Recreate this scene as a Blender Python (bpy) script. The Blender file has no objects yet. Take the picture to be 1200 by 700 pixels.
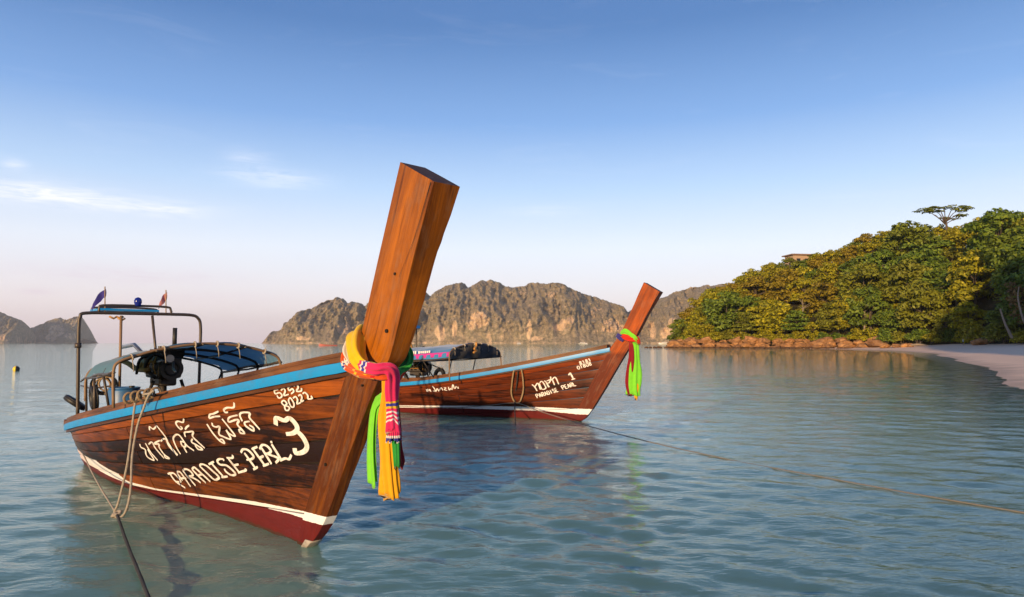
import bpy, bmesh, math, random
import numpy as np
from mathutils import Vector, Matrix, noise as mnoise
random.seed(7); rng = np.random.default_rng(7)
R = math.radians
sc = bpy.context.scene
COL = sc.collection
# ------------------------------------------------------------------ camera
CH, F, PITCH = 1.9, 800.0, math.atan(52 / 800)
cam = bpy.data.cameras.new('camera'); camo = bpy.data.objects.new('camera', cam); COL.objects.link(camo)
camo.location = (0, 0, CH); camo.rotation_euler = (R(90) + PITCH, 0, 0)
cam.sensor_width = 36; cam.lens = 24; cam.clip_start = 0.1; cam.clip_end = 40000
sc.camera = camo
# ------------------------------------------------------------------ light
SUN_EL = R(9.0); SAZ = R(25)                    # sun low, behind the camera and to its left
sun_dir = Vector((-math.sin(SAZ) * math.cos(SUN_EL), -math.cos(SAZ) * math.cos(SUN_EL), math.sin(SUN_EL)))
sl = bpy.data.lights.new('sun', 'SUN'); sl.energy = 5.0; sl.angle = R(0.6); sl.color = (1.0, 0.69, 0.37)
so = bpy.data.objects.new('sun', sl); COL.objects.link(so)
so.rotation_euler = (-sun_dir).to_track_quat('-Z', 'Y').to_euler(); so.location = (0, 0, 60)
world = bpy.data.worlds.new('World'); sc.world = world; world.use_nodes = True
sc.view_settings.view_transform = 'Standard'; sc.view_settings.look = 'None'
sc.view_settings.exposure = 0.5; sc.view_settings.gamma = 1.0
sc.view_settings.use_curve_mapping = False
sc.cycles.use_denoising = True
sc.cycles.max_bounces = 6; sc.cycles.diffuse_bounces = 2; sc.cycles.glossy_bounces = 3
sc.cycles.transparent_max_bounces = 8; sc.cycles.caustics_reflective = False; sc.cycles.caustics_refractive = False


class NT:
    """tiny node-tree writer"""
    def __init__(s, tree): s.t = tree; s.n = tree.nodes; s.l = tree.links; s.n.clear()
    def add(s, typ, **kw):
        nd = s.n.new(typ)
        for k, v in kw.items():
            if k == 'i':
                for kk, vv in v.items():
                    if isinstance(vv, bpy.types.NodeSocket): s.l.new(vv, nd.inputs[kk])
                    else: nd.inputs[kk].default_value = vv
            else: setattr(nd, k, v)
        return nd
    def math(s, op, a, b=0.0, c=0.0, clamp=False):
        nd = s.n.new('ShaderNodeMath'); nd.operation = op; nd.use_clamp = clamp
        for k, x in enumerate((a, b, c)):
            if isinstance(x, bpy.types.NodeSocket): s.l.new(x, nd.inputs[k])
            else: nd.inputs[k].default_value = x
        return nd.outputs[0]
    def mix(s, f, a, b, blend='MIX'):
        nd = s.n.new('ShaderNodeMix'); nd.data_type = 'RGBA'; nd.blend_type = blend
        for k, x in ((0, f), (6, a), (7, b)):
            if isinstance(x, bpy.types.NodeSocket): s.l.new(x, nd.inputs[k])
            else: nd.inputs[k].default_value = x if k == 0 else (x[0], x[1], x[2], 1)
        return nd.outputs[2]
    def ramp(s, f, pts, interp='LINEAR'):
        nd = s.n.new('ShaderNodeValToRGB'); cr = nd.color_ramp; cr.interpolation = interp
        while len(cr.elements) < len(pts): cr.elements.new(0.5)
        for e, (p, c) in zip(cr.elements, pts):
            e.position = p; e.color = (c, c, c, 1) if not isinstance(c, tuple) else (c[0], c[1], c[2], 1)
        s.l.new(f, nd.inputs[0]); return nd.outputs[0]
    def noise(s, vec, scale, detail=4, rough=.55, dist=0.0):
        nd = s.n.new('ShaderNodeTexNoise'); s.l.new(vec, nd.inputs['Vector'])
        nd.inputs['Scale'].default_value = scale; nd.inputs['Detail'].default_value = detail
        nd.inputs['Roughness'].default_value = rough; nd.inputs['Distortion'].default_value = dist
        return nd.outputs[0]
    def map(s, vec, scale=(1, 1, 1), loc=(0, 0, 0), rot=(0, 0, 0)):
        nd = s.n.new('ShaderNodeMapping'); s.l.new(vec, nd.inputs[0])
        nd.inputs['Scale'].default_value = scale; nd.inputs['Location'].default_value = loc; nd.inputs['Rotation'].default_value = rot
        return nd.outputs[0]


# ------------------------------------------------------------------ sky
w = NT(world.node_tree)
tc = w.add('ShaderNodeTexCoord').outputs['Generated']
sky = w.add('ShaderNodeTexSky', sky_type='NISHITA', sun_disc=False)
sky.sun_elevation = SUN_EL; sky.sun_rotation = math.atan2(sun_dir.x, sun_dir.y)
sky.air_density = 1.0; sky.dust_density = 1.2; sky.ozone_density = 1.6
sep = w.add('ShaderNodeSeparateXYZ', i={0: tc})
el = w.math('ARCSINE', sep.outputs[2])
az = w.math('ARCTAN2', sep.outputs[0], sep.outputs[1])
elp = w.math('MAXIMUM', el, 0.0)
# clear morning air: milky pink at the horizon, deep blue overhead, the same all round
g_ = w.ramp(w.math('DIVIDE', elp, R(90)), [(0.0, (.74, .60, .66)), (.035, (.80, .71, .76)), (.085, (.74, .77, .86)), (.14, (.43, .585, .82)), (.20, (.18, .34, .66)), (.28, (.060, .165, .41)), (.45, (.045, .11, .31)), (1.0, (.04, .09, .27))])
gs = w.mix(1.0, g_, (10.0, 10.0, 10.0), 'MULTIPLY')
pink = w.mix(.72, w.mix(1.0, sky.outputs[0], (.95, 1.0, 1.12), 'MULTIPLY'), gs)
# thin cirrus: streaky noise in azimuth / elevation
cv = w.add('ShaderNodeCombineXYZ', i={0: az, 1: el, 2: 0.0}).outputs[0]
c1 = w.noise(w.map(cv, (3.0, 17, 1), (1.3, .4, 0), (0, 0, R(-6))), 1.6, 6, .62, .8)
c1 = w.ramp(c1, [(0.56, 0.0), (0.80, 1.0)])
def blob(a0, e0, sa, se, amp):
    x = w.math('DIVIDE', w.math('SUBTRACT', az, a0), sa); y = w.math('DIVIDE', w.math('SUBTRACT', el, e0), se)
    q = w.math('ADD', w.math('MULTIPLY', x, x), w.math('MULTIPLY', y, y))
    return w.math('MULTIPLY', w.math('POWER', 2.718, w.math('MULTIPLY', q, -1.0)), amp)
def ae(px, py): return math.atan((px - 600) / F), math.atan((402 - py) / F * math.cos(math.atan((px - 600) / F)))
wn = w.noise(w.map(cv, (7, 60, 1), (0, 0, 0), (0, 0, R(5))), 2.2, 7, .66, 1.4)
wn = w.ramp(wn, [(0.30, 0.0), (0.62, 1.0)])
acc = None
for px_, py_, sa, se, am in [(40, 225, .075, .013, 1.3), (180, 243, .055, .010, .8), (315, 207, .06, .012, .65), (285, 182, .03, .012, .4),
                             (8, 190, .012, .006, .6), (640, 246, .05, .008, .25)]:
    a_, e_ = ae(px_, py_); bb = blob(a_, e_, sa, se, am)
    acc = bb if acc is None else w.math('ADD', acc, bb)
cl = w.math('ADD', w.math('MULTIPLY', acc, wn), w.math('MULTIPLY', c1, .10), clamp=True)
skyc = w.mix(w.math('MULTIPLY', cl, .55), pink, (9.0, 8.6, 8.8))
acc2 = None
for px_, py_, sa, se, am in [(150, 322, .11, .012, .8), (40, 342, .018, .005, .9), (240, 350, .09, .01, .5)]:
    a_, e_ = ae(px_, py_); bb = blob(a_, e_, sa, se, am)
    acc2 = bb if acc2 is None else w.math('ADD', acc2, bb)
skyc = w.mix(w.math('MULTIPLY', w.math('MULTIPLY', acc2, wn), .45), skyc, (5.6, 4.5, 5.4))
bg = w.add('ShaderNodeBackground', i={'Color': skyc, 'Strength': 0.105})
w.add('ShaderNodeOutputWorld', i={0: bg.outputs[0]})

# ------------------------------------------------------------------ pixel helpers (photo 1200 x 700)
CAM = np.array([0, 0, CH])
def ray(px, py):
    x = (px - 600) / F; z = (350 - py) / F
    return np.array([x, math.cos(PITCH) - z * math.sin(PITCH), math.sin(PITCH) + z * math.cos(PITCH)])
def on_z(px, py, z=0.0):
    r = ray(px, py); return CAM + r * ((z - CH) / r[2])
def at_y(px, py, y):
    r = ray(px, py); return CAM + r * (y / r[1])
def project(p):
    q = np.asarray(p, float) - CAM
    f = q[..., 1] * math.cos(PITCH) + q[..., 2] * math.sin(PITCH); u = -q[..., 1] * math.sin(PITCH) + q[..., 2] * math.cos(PITCH)
    return 600 + F * q[..., 0] / f, 350 - F * u / f

# ------------------------------------------------------------------ object helpers
def link(o, parent=None):
    COL.objects.link(o)
    if parent is not None: o.parent = parent
    return o
def tag(o, label=None, cat=None, group=None, kind=None):
    if label: o['label'] = label
    if cat: o['category'] = cat
    if group: o['group'] = group
    if kind: o['kind'] = kind
    return o
def mesh(name, verts, faces, mat, parent=None, uv=None, smooth=True, attrs=None, recenter=False):
    me = bpy.data.meshes.new(name)
    verts = np.asarray(verts, dtype=np.float64)
    loc = None
    if recenter:
        loc = np.array([verts[:, 0].mean(), verts[:, 1].mean(), verts[:, 2].min()]); verts = verts - loc
    me.from_pydata(verts.tolist(), [], [tuple(int(i) for i in f) for f in faces])
    if uv is not None:
        ul = me.uv_layers.new(name='uv'); uv = np.asarray(uv, dtype=np.float32)
        vi = np.empty(len(me.loops), dtype=np.int32); me.loops.foreach_get('vertex_index', vi)
        ul.data.foreach_set('uv', uv[vi].ravel())
    if attrs:
        for k, v in attrs.items():
            at = me.attributes.new(k, 'FLOAT', 'POINT'); at.data.foreach_set('value', np.asarray(v, dtype=np.float32))
    if smooth is not False:
        me.polygons.foreach_set('use_smooth', [True] * len(me.polygons))
        if smooth is not True: me.set_sharp_from_angle(angle=R(smooth))
    mats = mat if isinstance(mat, (list, tuple)) else [mat]
    for m in mats: me.materials.append(m)
    o = bpy.data.objects.new(name, me)
    if loc is not None: o.location = loc.tolist()
    return link(o, parent)
def empty(name, loc, rz=0.0):
    o = bpy.data.objects.new(name, None); o.empty_display_size = .3
    o.location = [float(x) for x in loc]; o.rotation_euler = (0, 0, rz); return link(o)
class G:
    """collects shapes that belong to ONE part"""
    def __init__(s): s.v = []; s.f = []; s.uv = []
    def add(s, v, f, uv=None):
        k = len(s.v); v = [tuple(float(c) for c in x) for x in v]
        s.v += v; s.f += [tuple(i + k for i in q) for q in f]
        s.uv += [tuple(x) for x in uv] if uv is not None else [(x[0], x[2]) for x in v]
        return s
    def box(s, c, d, rot=None):
        c = Vector(c); M = rot if rot is not None else Matrix.Identity(3)
        v = [c + M @ Vector((sx * d[0] / 2, sy * d[1] / 2, sz * d[2] / 2)) for sx in (-1, 1) for sy in (-1, 1) for sz in (-1, 1)]
        return s.add(v, [(0, 1, 3, 2), (4, 6, 7, 5), (0, 4, 5, 1), (2, 3, 7, 6), (0, 2, 6, 4), (1, 5, 7, 3)])
    def tube(s, pts, r, n=8, caps=True, prof=None, sub=0, closed=False):
        P = [np.asarray(p, float) for p in pts]
        rr = list(r) if hasattr(r, '__len__') else [r] * len(P)
        if sub: P, rr = crom(P, rr, sub, closed)
        m = len(P); vs = []; uv = []; L = 0
        T = []
        for i in range(m):
            a = P[(i - 1) % m] if (closed or i > 0) else P[i]; b = P[(i + 1) % m] if (closed or i < m - 1) else P[i]
            d = b - a; T.append(d / (np.linalg.norm(d) + 1e-9))
        up = np.array([0, 0, 1.0]) if abs(T[0][2]) < .9 else np.array([1.0, 0, 0])
        N = np.cross(T[0], up); N /= np.linalg.norm(N)
        for i in range(m):
            N = N - T[i] * (N @ T[i]); N /= np.linalg.norm(N) + 1e-9; B = np.cross(T[i], N)
            if i: L += np.linalg.norm(P[i] - P[i - 1])
            for k in range(n):
                th = 2 * math.pi * k / n
                x, y = (math.cos(th), math.sin(th)) if prof is None else prof(th, i / max(1, m - 1))
                vs.append(P[i] + (N * x + B * y) * rr[i]); uv.append((L, k / n))
        fs = []
        for i in range(m if closed else m - 1):
            for k in range(n):
                a = i * n + k; b = i * n + (k + 1) % n; i2 = (i + 1) % m
                fs.append((a, b, i2 * n + (k + 1) % n, i2 * n + k))
        if caps and not closed:
            fs.append(tuple(range(n))[::-1]); fs.append(tuple((m - 1) * n + k for k in range(n)))
        return s.add(vs, fs, uv)
    def cyl(s, p, q, r, n=14, r2=None): return s.tube([p, q], [r, r if r2 is None else r2], n)
    def torus(s, c, ax, Rm, rm, n=24, k=10):
        ax = Vector(ax).normalized(); u = ax.orthogonal().normalized(); v = ax.cross(u); c = Vector(c)
        return s.tube([c + (u * math.cos(2 * math.pi * i / n) + v * math.sin(2 * math.pi * i / n)) * Rm for i in range(n)], rm, k, closed=True)
    def build(s, name, mat, parent=None, smooth=40, **kw):
        return mesh(name, s.v, s.f, mat, parent, uv=s.uv, smooth=smooth, **kw)
def crom(P, rr, sub, closed=False):
    m = len(P); Q = []; q = []
    for i in range(m if closed else m - 1):
        p0 = P[(i - 1) % m] if (closed or i > 0) else 2 * P[0] - P[1]
        p1 = P[i]; p2 = P[(i + 1) % m]; p3 = P[(i + 2) % m] if (closed or i + 2 < m) else 2 * p2 - p1
        for k in range(sub):
            t = k / sub
            Q.append(.5 * ((2 * p1) + (-p0 + p2) * t + (2 * p0 - 5 * p1 + 4 * p2 - p3) * t * t + (-p0 + 3 * p1 - 3 * p2 + p3) * t ** 3))
            q.append(rr[i] * (1 - t) + rr[(i + 1) % m] * t)
    if not closed: Q.append(P[-1]); q.append(rr[-1])
    return Q, q
# numpy value noise
def vnoise(x, y, z=0.0):
    x = np.asarray(x, float); y = np.asarray(y, float); z = np.asarray(z, float) + np.zeros_like(x)
    xi, yi, zi = np.floor(x), np.floor(y), np.floor(z); xf, yf, zf = x - xi, y - yi, z - zi
    s = lambda t: t * t * t * (t * (t * 6 - 15) + 10)
    u, v, w_ = s(xf), s(yf), s(zf)
    def h(a, b, c):
        t = np.sin(a * 127.1 + b * 311.7 + c * 74.7) * 43758.5453; return t - np.floor(t)
    r = 0
    for dx in (0, 1):
        for dy in (0, 1):
            for dz in (0, 1):
                r = r + h(xi + dx, yi + dy, zi + dz) * (u if dx else 1 - u) * (v if dy else 1 - v) * (w_ if dz else 1 - w_)
    return r * 2 - 1
def fbm(x, y, z=0.0, o=5, g=.5):
    a, r, f, t = 1.0, 0, 1.0, 0
    for k in range(o): r = r + a * vnoise(x * f + 17 * k, y * f - 9 * k, np.asarray(z) * f + 3 * k); t += a; a *= g; f *= 2.03
    return r / t
def sstep(a, b, x):
    t = np.clip((x - a) / (b - a), 0, 1); return t * t * (3 - 2 * t)

# ------------------------------------------------------------------ materials
MATS = {}
def mat(name, col, rough=.6, metal=0.0, spec=.5, var=.15, scale=8.0, bump=0.0, coat=0.0, dirt=0.0):
    if name in MATS: return MATS[name]
    m = bpy.data.materials.new(name); m.use_nodes = True; t = NT(m.node_tree)
    oc = t.add('ShaderNodeTexCoord').outputs['Object']
    nz = t.noise(oc, scale, 5, .6)
    c = t.mix(nz, tuple(x * (1 - var) for x in col), tuple(min(1, x * (1 + var)) for x in col))
    if dirt:
        dn = t.ramp(t.noise(oc, scale * .6, 6, .7, .5), [(.48, 0.0), (.66, 1.0)])
        c = t.mix(t.math('MULTIPLY', dn, dirt), c, (.10, .075, .05))
    b = t.add('ShaderNodeBsdfPrincipled', i={'Base Color': c, 'Roughness': rough, 'Metallic': metal, 'Specular IOR Level': spec, 'Coat Weight': coat})
    if bump:
        bp = t.add('ShaderNodeBump', i={'Height': t.noise(oc, scale * 4, 4), 'Strength': bump, 'Distance': .02}); t.l.new(bp.outputs[0], b.inputs['Normal'])
    t.add('ShaderNodeOutputMaterial', i={0: b.outputs[0]}); MATS[name] = m; return m
def wood(name, dark, lite, rough=.38, hull=False, lum=1.0, grain=1.0, coat=.15, weather=.0, streak=.72):
    """varnished plank wood, grain along uv.x; hull=True adds the painted boot-top from the 'stripe' attribute"""
    m = bpy.data.materials.new(name); m.use_nodes = True; t = NT(m.node_tree)
    uv = t.add('ShaderNodeUVMap', uv_map='uv').outputs[0]
    rnd = t.add('ShaderNodeObjectInfo').outputs['Random']
    off = t.add('ShaderNodeCombineXYZ', i={0: t.math('MULTIPLY', rnd, 40.0), 1: t.math('MULTIPLY', rnd, 17.0), 2: 0.0}).outputs[0]
    va = t.add('ShaderNodeVectorMath', operation='ADD', i={0: uv, 1: off}).outputs[0]
    g1 = t.noise(t.map(va, (1.1 * grain, 22 * grain, 1)), 1.0, 6, .62, .9)
    g2 = t.noise(t.map(va, (5 * grain, 120 * grain, 1)), 1.0, 3, .6, .3)
    blot = t.noise(t.map(va, (1.3, 3.2, 1)), 1.0, 5, .65, .6)
    f = t.math('ADD', t.math('MULTIPLY', g1, .75), t.math('MULTIPLY', blot, .75))
    f = t.math('ADD', f, t.math('MULTIPLY', g2, .22))
    f = t.math('SUBTRACT', f, .56)
    if hull:
        tone = t.add('ShaderNodeAttribute', attribute_name='tone').outputs['Fac']
        f = t.math('ADD', f, tone)
    mid = tuple(d * .45 + l * .42 for d, l in zip(dark, lite))
    c = t.ramp(f, [(0.08, dark), (.42, mid), (.85, lite)])
    # dark pitch streaks and knots
    st = t.ramp(t.noise(t.map(va, (.9, 34, 1), (3, 1, 0)), 1.0, 4, .6, .6), [(.58, 0.0), (.70, 1.0)])
    c = t.mix(t.math('MULTIPLY', st, streak), c, tuple(x * .30 for x in dark))
    vo = t.add('ShaderNodeTexVoronoi', i={'Vector': t.map(va, (1.6, 3.3, 1)), 'Scale': 1.0}).outputs['Distance']
    kn = t.ramp(vo, [(.035, 1.0), (.075, 0.0)])
    c = t.mix(kn, c, tuple(x * .3 for x in dark))
    if weather:
        wz = t.ramp(t.noise(t.map(va, (3.0, 9.0, 1), (7, 2, 0)), 1.0, 6, .72), [(.50, 0.0), (.72, 1.0)])
        c = t.mix(t.math('MULTIPLY', wz, weather), c, (.23, .17, .12))
    ro = t.math('ADD', rough, t.math('MULTIPLY', g1, .22))
    if hull:
        wth = t.add('ShaderNodeAttribute', attribute_name='wear').outputs['Fac']
        wz = t.ramp(t.noise(t.map(va, (2.5, 8.0, 1), (2, 7, 0)), 1.0, 6, .75), [(.36, 0.0), (.62, 1.0)])
        c = t.mix(t.math('MULTIPLY', wz, wth), c, (.15, .115, .085))
        sp = t.add('ShaderNodeAttribute', attribute_name='stripe').outputs['Fac']
        ed = t.math('MULTIPLY', t.math('SUBTRACT', t.noise(t.map(va, (6, 6, 1)), 3.0, 4, .6), .5), .22)
        sp = t.math('ADD', sp, ed)
        chip = t.ramp(t.noise(t.map(va, (7, 16, 1)), 2.0, 6, .75), [(.62, 0.0), (.70, 1.0)])
        red = t.mix(t.noise(t.map(va, (2, 7, 1)), 2.0, 5, .7), (.060, .007, .007), (.155, .014, .013))
        red = t.mix(t.math('MULTIPLY', chip, .5), red, (.05, .02, .015))
        wht = t.mix(t.math('MULTIPLY', chip, .6), (.76, .76, .80), (.35, .2, .16))
        wht = t.mix(t.math('MULTIPLY', wth, .75), wht, (.62, .40, .40))
        inw = t.math('MULTIPLY', t.math('GREATER_THAN', sp, 0.0), t.math('LESS_THAN', sp, 1.0))
        bel = t.math('LESS_THAN', sp, 0.0)
        c = t.mix(bel, c, red); c = t.mix(inw, c, wht)
        # thin green weed line just at the water
        gz = t.add('ShaderNodeSeparateXYZ', i={0: t.add('ShaderNodeTexCoord').outputs['Object']}).outputs[2]
        gl = t.math('LESS_THAN', t.math('ADD', gz, t.math('MULTIPLY', t.noise(t.map(va, (9, 1, 1)), 2.0, 3), .06)), .055)
        c = t.mix(t.math('MULTIPLY', gl, .7), c, (.035, .03, .018))
    b = t.add('ShaderNodeBsdfPrincipled', i={'Base Color': c, 'Roughness': ro, 'Coat Weight': coat, 'Coat Roughness': .3, 'Specular IOR Level': .22})
    hgt = t.math('ADD', t.math('MULTIPLY', g1, .6), t.math('MULTIPLY', g2, .5))
    bp = t.add('ShaderNodeBump', i={'Height': hgt, 'Strength': .45, 'Distance': .012}); t.l.new(bp.outputs[0], b.inputs['Normal'])
    t.add('ShaderNodeOutputMaterial', i={0: b.outputs[0]}); return m
M_hull = wood('hull_wood', (.014, .004, .0015), (.44, .108, .010), hull=True, coat=.16)
M_hull2 = wood('red_hull_wood', (.018, .004, .002), (.30, .055, .009), hull=True, coat=.08)
M_prow = wood('prow_wood', (.085, .021, .002), (.60, .180, .006), rough=.45, grain=.55, coat=.05, hull=True, streak=.7, weather=.30)
M_prow2 = wood('red_prow_wood', (.10, .014, .002), (.55, .105, .006), rough=.45, grain=.55, coat=.05, hull=True, streak=.7, weather=.30)
M_rail = wood('rail_wood', (.05, .018, .007), (.33, .13, .04), rough=.5, weather=.35)
M_deck = wood('deck_wood', (.05, .025, .012), (.26, .15, .08), rough=.6, weather=.3)
M_end = wood('end_grain', (.025, .010, .006), (.10, .045, .02), rough=.75, weather=.4)
M_blue = mat('blue_paint', (.004, .245, .60), .42, var=.12, scale=6, dirt=.25)
M_pipe = mat('dark_pipe', (.060, .046, .038), .45, .3, dirt=.5, scale=14)
M_pipel = mat('bamboo_pipe', (.22, .13, .065), .6, dirt=.35, scale=10)
M_black = mat('black_rubber', (.014, .013, .013), .55, var=.4, scale=12)
M_iron = mat('engine_iron', (.065, .055, .048), .5, .5, var=.5, scale=14, dirt=.4)
M_steel = mat('bare_steel', (.38, .36, .34), .35, .9, dirt=.4, scale=14)
M_brass = mat('old_brass', (.45, .22, .05), .5, .2, dirt=.4, scale=20)
M_rope = mat('pale_rope', (.42, .37, .31), .85, var=.3, scale=60, bump=.8)
M_ropet = mat('tan_rope', (.36, .25, .14), .85, var=.3, scale=60, bump=.8)
M_roped = mat('dark_rope', (.035, .035, .038), .8, var=.4, scale=60, bump=.8)
M_white = mat('white_paint', (.78, .74, .71), .55, var=.16, scale=25, dirt=.42)
M_dark = mat('dark_lining', (.014, .009, .006), .8)
M_bin = mat('blue_lining', (.03, .16, .33), .6, dirt=.4, scale=5)
M_drum = mat('blue_drum_plastic', (.03, .13, .34), .45, dirt=.3, scale=5)
M_navy = mat('navy_glass', (.01, .02, .22), .2)

def cloth(name, col, trans=.25, var=.18, scale=12, stripes=None):
    m = bpy.data.materials.new(name); m.use_nodes = True; t = NT(m.node_tree)
    oc = t.add('ShaderNodeTexCoord').outputs['Object']; uv = t.add('ShaderNodeUVMap', uv_map='uv').outputs[0]
    c = t.mix(t.noise(oc, scale, 5, .6), tuple(x * (1 - var) for x in col), tuple(min(1, x * (1 + var)) for x in col))
    if stripes:
        u = t.add('ShaderNodeSeparateXYZ', i={0: uv}).outputs[0]
        for a, b, sc_ in stripes:
            f = t.math('MULTIPLY', t.math('GREATER_THAN', u, a), t.math('LESS_THAN', u, b)); c = t.mix(f, c, sc_)
    d = t.add('ShaderNodeBsdfPrincipled', i={'Base Color': c, 'Roughness': .8, 'Sheen Weight': .3, 'Specular IOR Level': .2})
    wv = t.add('ShaderNodeTexNoise', i={'Vector': oc, 'Scale': 260.0, 'Detail': 2.0})
    bp = t.add('ShaderNodeBump', i={'Height': wv.outputs[0], 'Strength': .25, 'Distance': .004}); t.l.new(bp.outputs[0], d.inputs['Normal'])
    tr = t.add('ShaderNodeBsdfTranslucent', i={'Color': c})
    mx = t.add('ShaderNodeMixShader', i={0: trans, 1: d.outputs[0], 2: tr.outputs[0]})
    t.add('ShaderNodeOutputMaterial', i={0: mx.outputs[0]}); return m
M_tarp = cloth('blue_tarpaulin', (.15, .34, .44), .45, .3, 4)
M_tarp2 = cloth('bright_blue_tarpaulin', (.06, .26, .52), .3, .25, 4)
M_tarpk = cloth('black_tarpaulin', (.012, .014, .018), .05, .3, 6)
M_yel = cloth('yellow_cloth', (.84, .55, .012)); M_yel2 = cloth('marigold_cloth', (.84, .42, .010))
M_lime = cloth('lime_cloth', (.22, .74, .04)); M_grn = cloth('green_cloth', (.025, .32, .05))
M_ora = cloth('orange_cloth', (.75, .10, .015), stripes=[(.10, .125, (.8, .75, .7)), (.125, .15, (.05, .04, .35)), (.15, .165, (.8, .75, .7)), (.30, .325, (.8, .5, .03)), (.44, .47, (.6, .02, .02))])
M_pnk = cloth('pink_cloth', (.80, .03, .16), stripes=[(.03, .05, (.8, .75, .75)), (.05, .08, (.05, .05, .4)), (.08, .095, (.8, .75, .75)), (.56, .575, (.8, .5, .03)), (.575, .60, (.05, .05, .4)), (.60, .62, (.8, .5, .03)), (.645, .66, (.8, .8, .8)), (.68, .695, (.8, .8, .8)), (.715, .73, (.8, .8, .8))])
M_mar = cloth('maroon_cloth', (.26, .012, .02)); M_red = cloth('red_cloth', (.70, .03, .012))
M_whc = cloth('white_cloth', (.75, .72, .70)); M_mag = cloth('magenta_cloth', (.62, .05, .35)); M_ind = cloth('indigo_cloth', (.05, .04, .25))

# ------------------------------------------------------------------ ground: seabed rising to the beach, one sheet
SHORE = [(-400, -330), (-60, -40), (-16, -13), (-4, -5.5), (5, -2.0), (10.5, 4), (16, 15), (20.5, 28), (25, 36), (30.3, 43.5), (36.5, 53), (43.5, 65), (50, 77), (78, 127),
         (91, 164), (97, 190), (99, 210), (97, 226), (90, 238), (78, 247), (66, 254), (62, 262), (72, 285), (110, 330), (200, 420), (420, 600), (1200, 900)]
SH = np.array(SHORE, float)
def shore_dist(x, y):
    """signed distance to the shoreline, positive on land (right of / behind the line)"""
    best = np.full(x.shape, 1e9); sign = np.ones(x.shape)
    for i in range(len(SH) - 1):
        a, b = SH[i], SH[i + 1]; d = b - a
        t = np.clip(((x - a[0]) * d[0] + (y - a[1]) * d[1]) / (d @ d), 0, 1)
        qx, qy = x - a[0] - t * d[0], y - a[1] - t * d[1]; q = np.hypot(qx, qy)
        cr = d[0] * (y - a[1]) - d[1] * (x - a[0])
        up = q < best; best = np.where(up, q, best); sign = np.where(up, np.where(cr < 0, 1.0, -1.0), sign)
    return best * sign
def ground_z(x, y):
    d = shore_dist(x, y)
    d = d + 1.1 * fbm(x / 9, y / 9, 2.0, 3) * sstep(8, 40, np.hypot(x, y))
    land = np.minimum(d * .075, 2.4) + np.maximum(d - 30, 0) * .045
    land = np.minimum(land, 9)
    sea = -np.minimum(.075 * -d, .9 + .016 * np.maximum(-d - 12, 0)); sea = np.maximum(sea, -9)
    z = np.where(d > 0, land, sea)
    return z + .03 * fbm(x * 1.1, y * 1.1, 0, 3) * sstep(0, .4, np.abs(z)) + .10 * fbm(x / 6, y / 6, 5, 3) * sstep(.6, 2, z)
def polar(r0, r1, ratio, ncol, nback, half=R(50)):
    rs = [r0]
    while rs[-1] < r1: rs.append(rs[-1] * ratio)
    th = np.concatenate([np.linspace(-half, half, ncol), np.linspace(half, 2 * math.pi - half, nback + 2)[1:-1]])
    rs = np.array(rs); T, Q = np.meshgrid(th, rs); X = Q * np.sin(T); Y = Q * np.cos(T)
    n, m = X.shape; i = np.arange(n - 1)[:, None] * m; j = np.arange(m)[None, :]; k = (j + 1) % m
    f = np.stack([i + j, i + k, i + m + k, i + m + j], -1).reshape(-1, 4)
    return X, Y, Q, f
def bigmesh(name, V, Fq, mat_):
    me = bpy.data.meshes.new(name); me.vertices.add(len(V)); me.vertices.foreach_set('co', V.astype(np.float32).ravel())
    me.loops.add(Fq.size); me.loops.foreach_set('vertex_index', Fq.astype(np.int32).ravel())
    me.polygons.add(len(Fq)); me.polygons.foreach_set('loop_start', np.arange(0, Fq.size, 4, dtype=np.int32))
    me.polygons.foreach_set('use_smooth', np.ones(len(Fq), dtype=bool))
    me.update(calc_edges=True); me.validate(); me.materials.append(mat_)
    return link(bpy.data.objects.new(name, me))
m = bpy.data.materials.new('sand'); m.use_nodes = True; t = NT(m.node_tree)
oc = t.add('ShaderNodeTexCoord').outputs['Object']; zz = t.add('ShaderNodeSeparateXYZ', i={0: oc}).outputs[2]
c = t.mix(t.noise(oc, .35, 6, .6), (.82, .55, .36), (.95, .69, .48))
c = t.mix(t.math('MULTIPLY', t.noise(oc, 40, 3), .35), c, (.66, .46, .31))
wet = t.ramp(t.math('ADD', zz, t.math('MULTIPLY', t.noise(oc, .25, 4), .5)), [(.26, 1.0), (.42, 0.0)])
c = t.mix(t.math('MULTIPLY', wet, .45), c, (.27, .20, .15))
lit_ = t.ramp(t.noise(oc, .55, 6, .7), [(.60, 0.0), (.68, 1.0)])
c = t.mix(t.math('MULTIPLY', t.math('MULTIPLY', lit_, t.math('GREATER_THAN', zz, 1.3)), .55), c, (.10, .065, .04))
patch = t.ramp(t.noise(oc, .9, 5, .65), [(.45, 0.0), (.66, 1.0)])
c = t.mix(t.math('MULTIPLY', t.math('MULTIPLY', patch, t.math('LESS_THAN', zz, -.1)), .55), c, (.10, .10, .065))
b = t.add('ShaderNodeBsdfPrincipled', i={'Base Color': c, 'Roughness': .9, 'Specular IOR Level': .15})
bp = t.add('ShaderNodeBump', i={'Height': t.noise(oc, 3.0, 6, .65), 'Strength': .5, 'Distance': .12}); t.l.new(bp.outputs[0], b.inputs['Normal'])
t.add('ShaderNodeOutputMaterial', i={0: b.outputs[0]}); M_sand = m
X, Y, Q, f = polar(.6, 9000, 1.04, 200, 80)
V = np.stack([X, Y, ground_z(X, Y)], -1).reshape(-1, 3)
tag(bigmesh('ground', V, f, M_sand), 'pale sand seabed rising to the beach', kind='structure')

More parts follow.
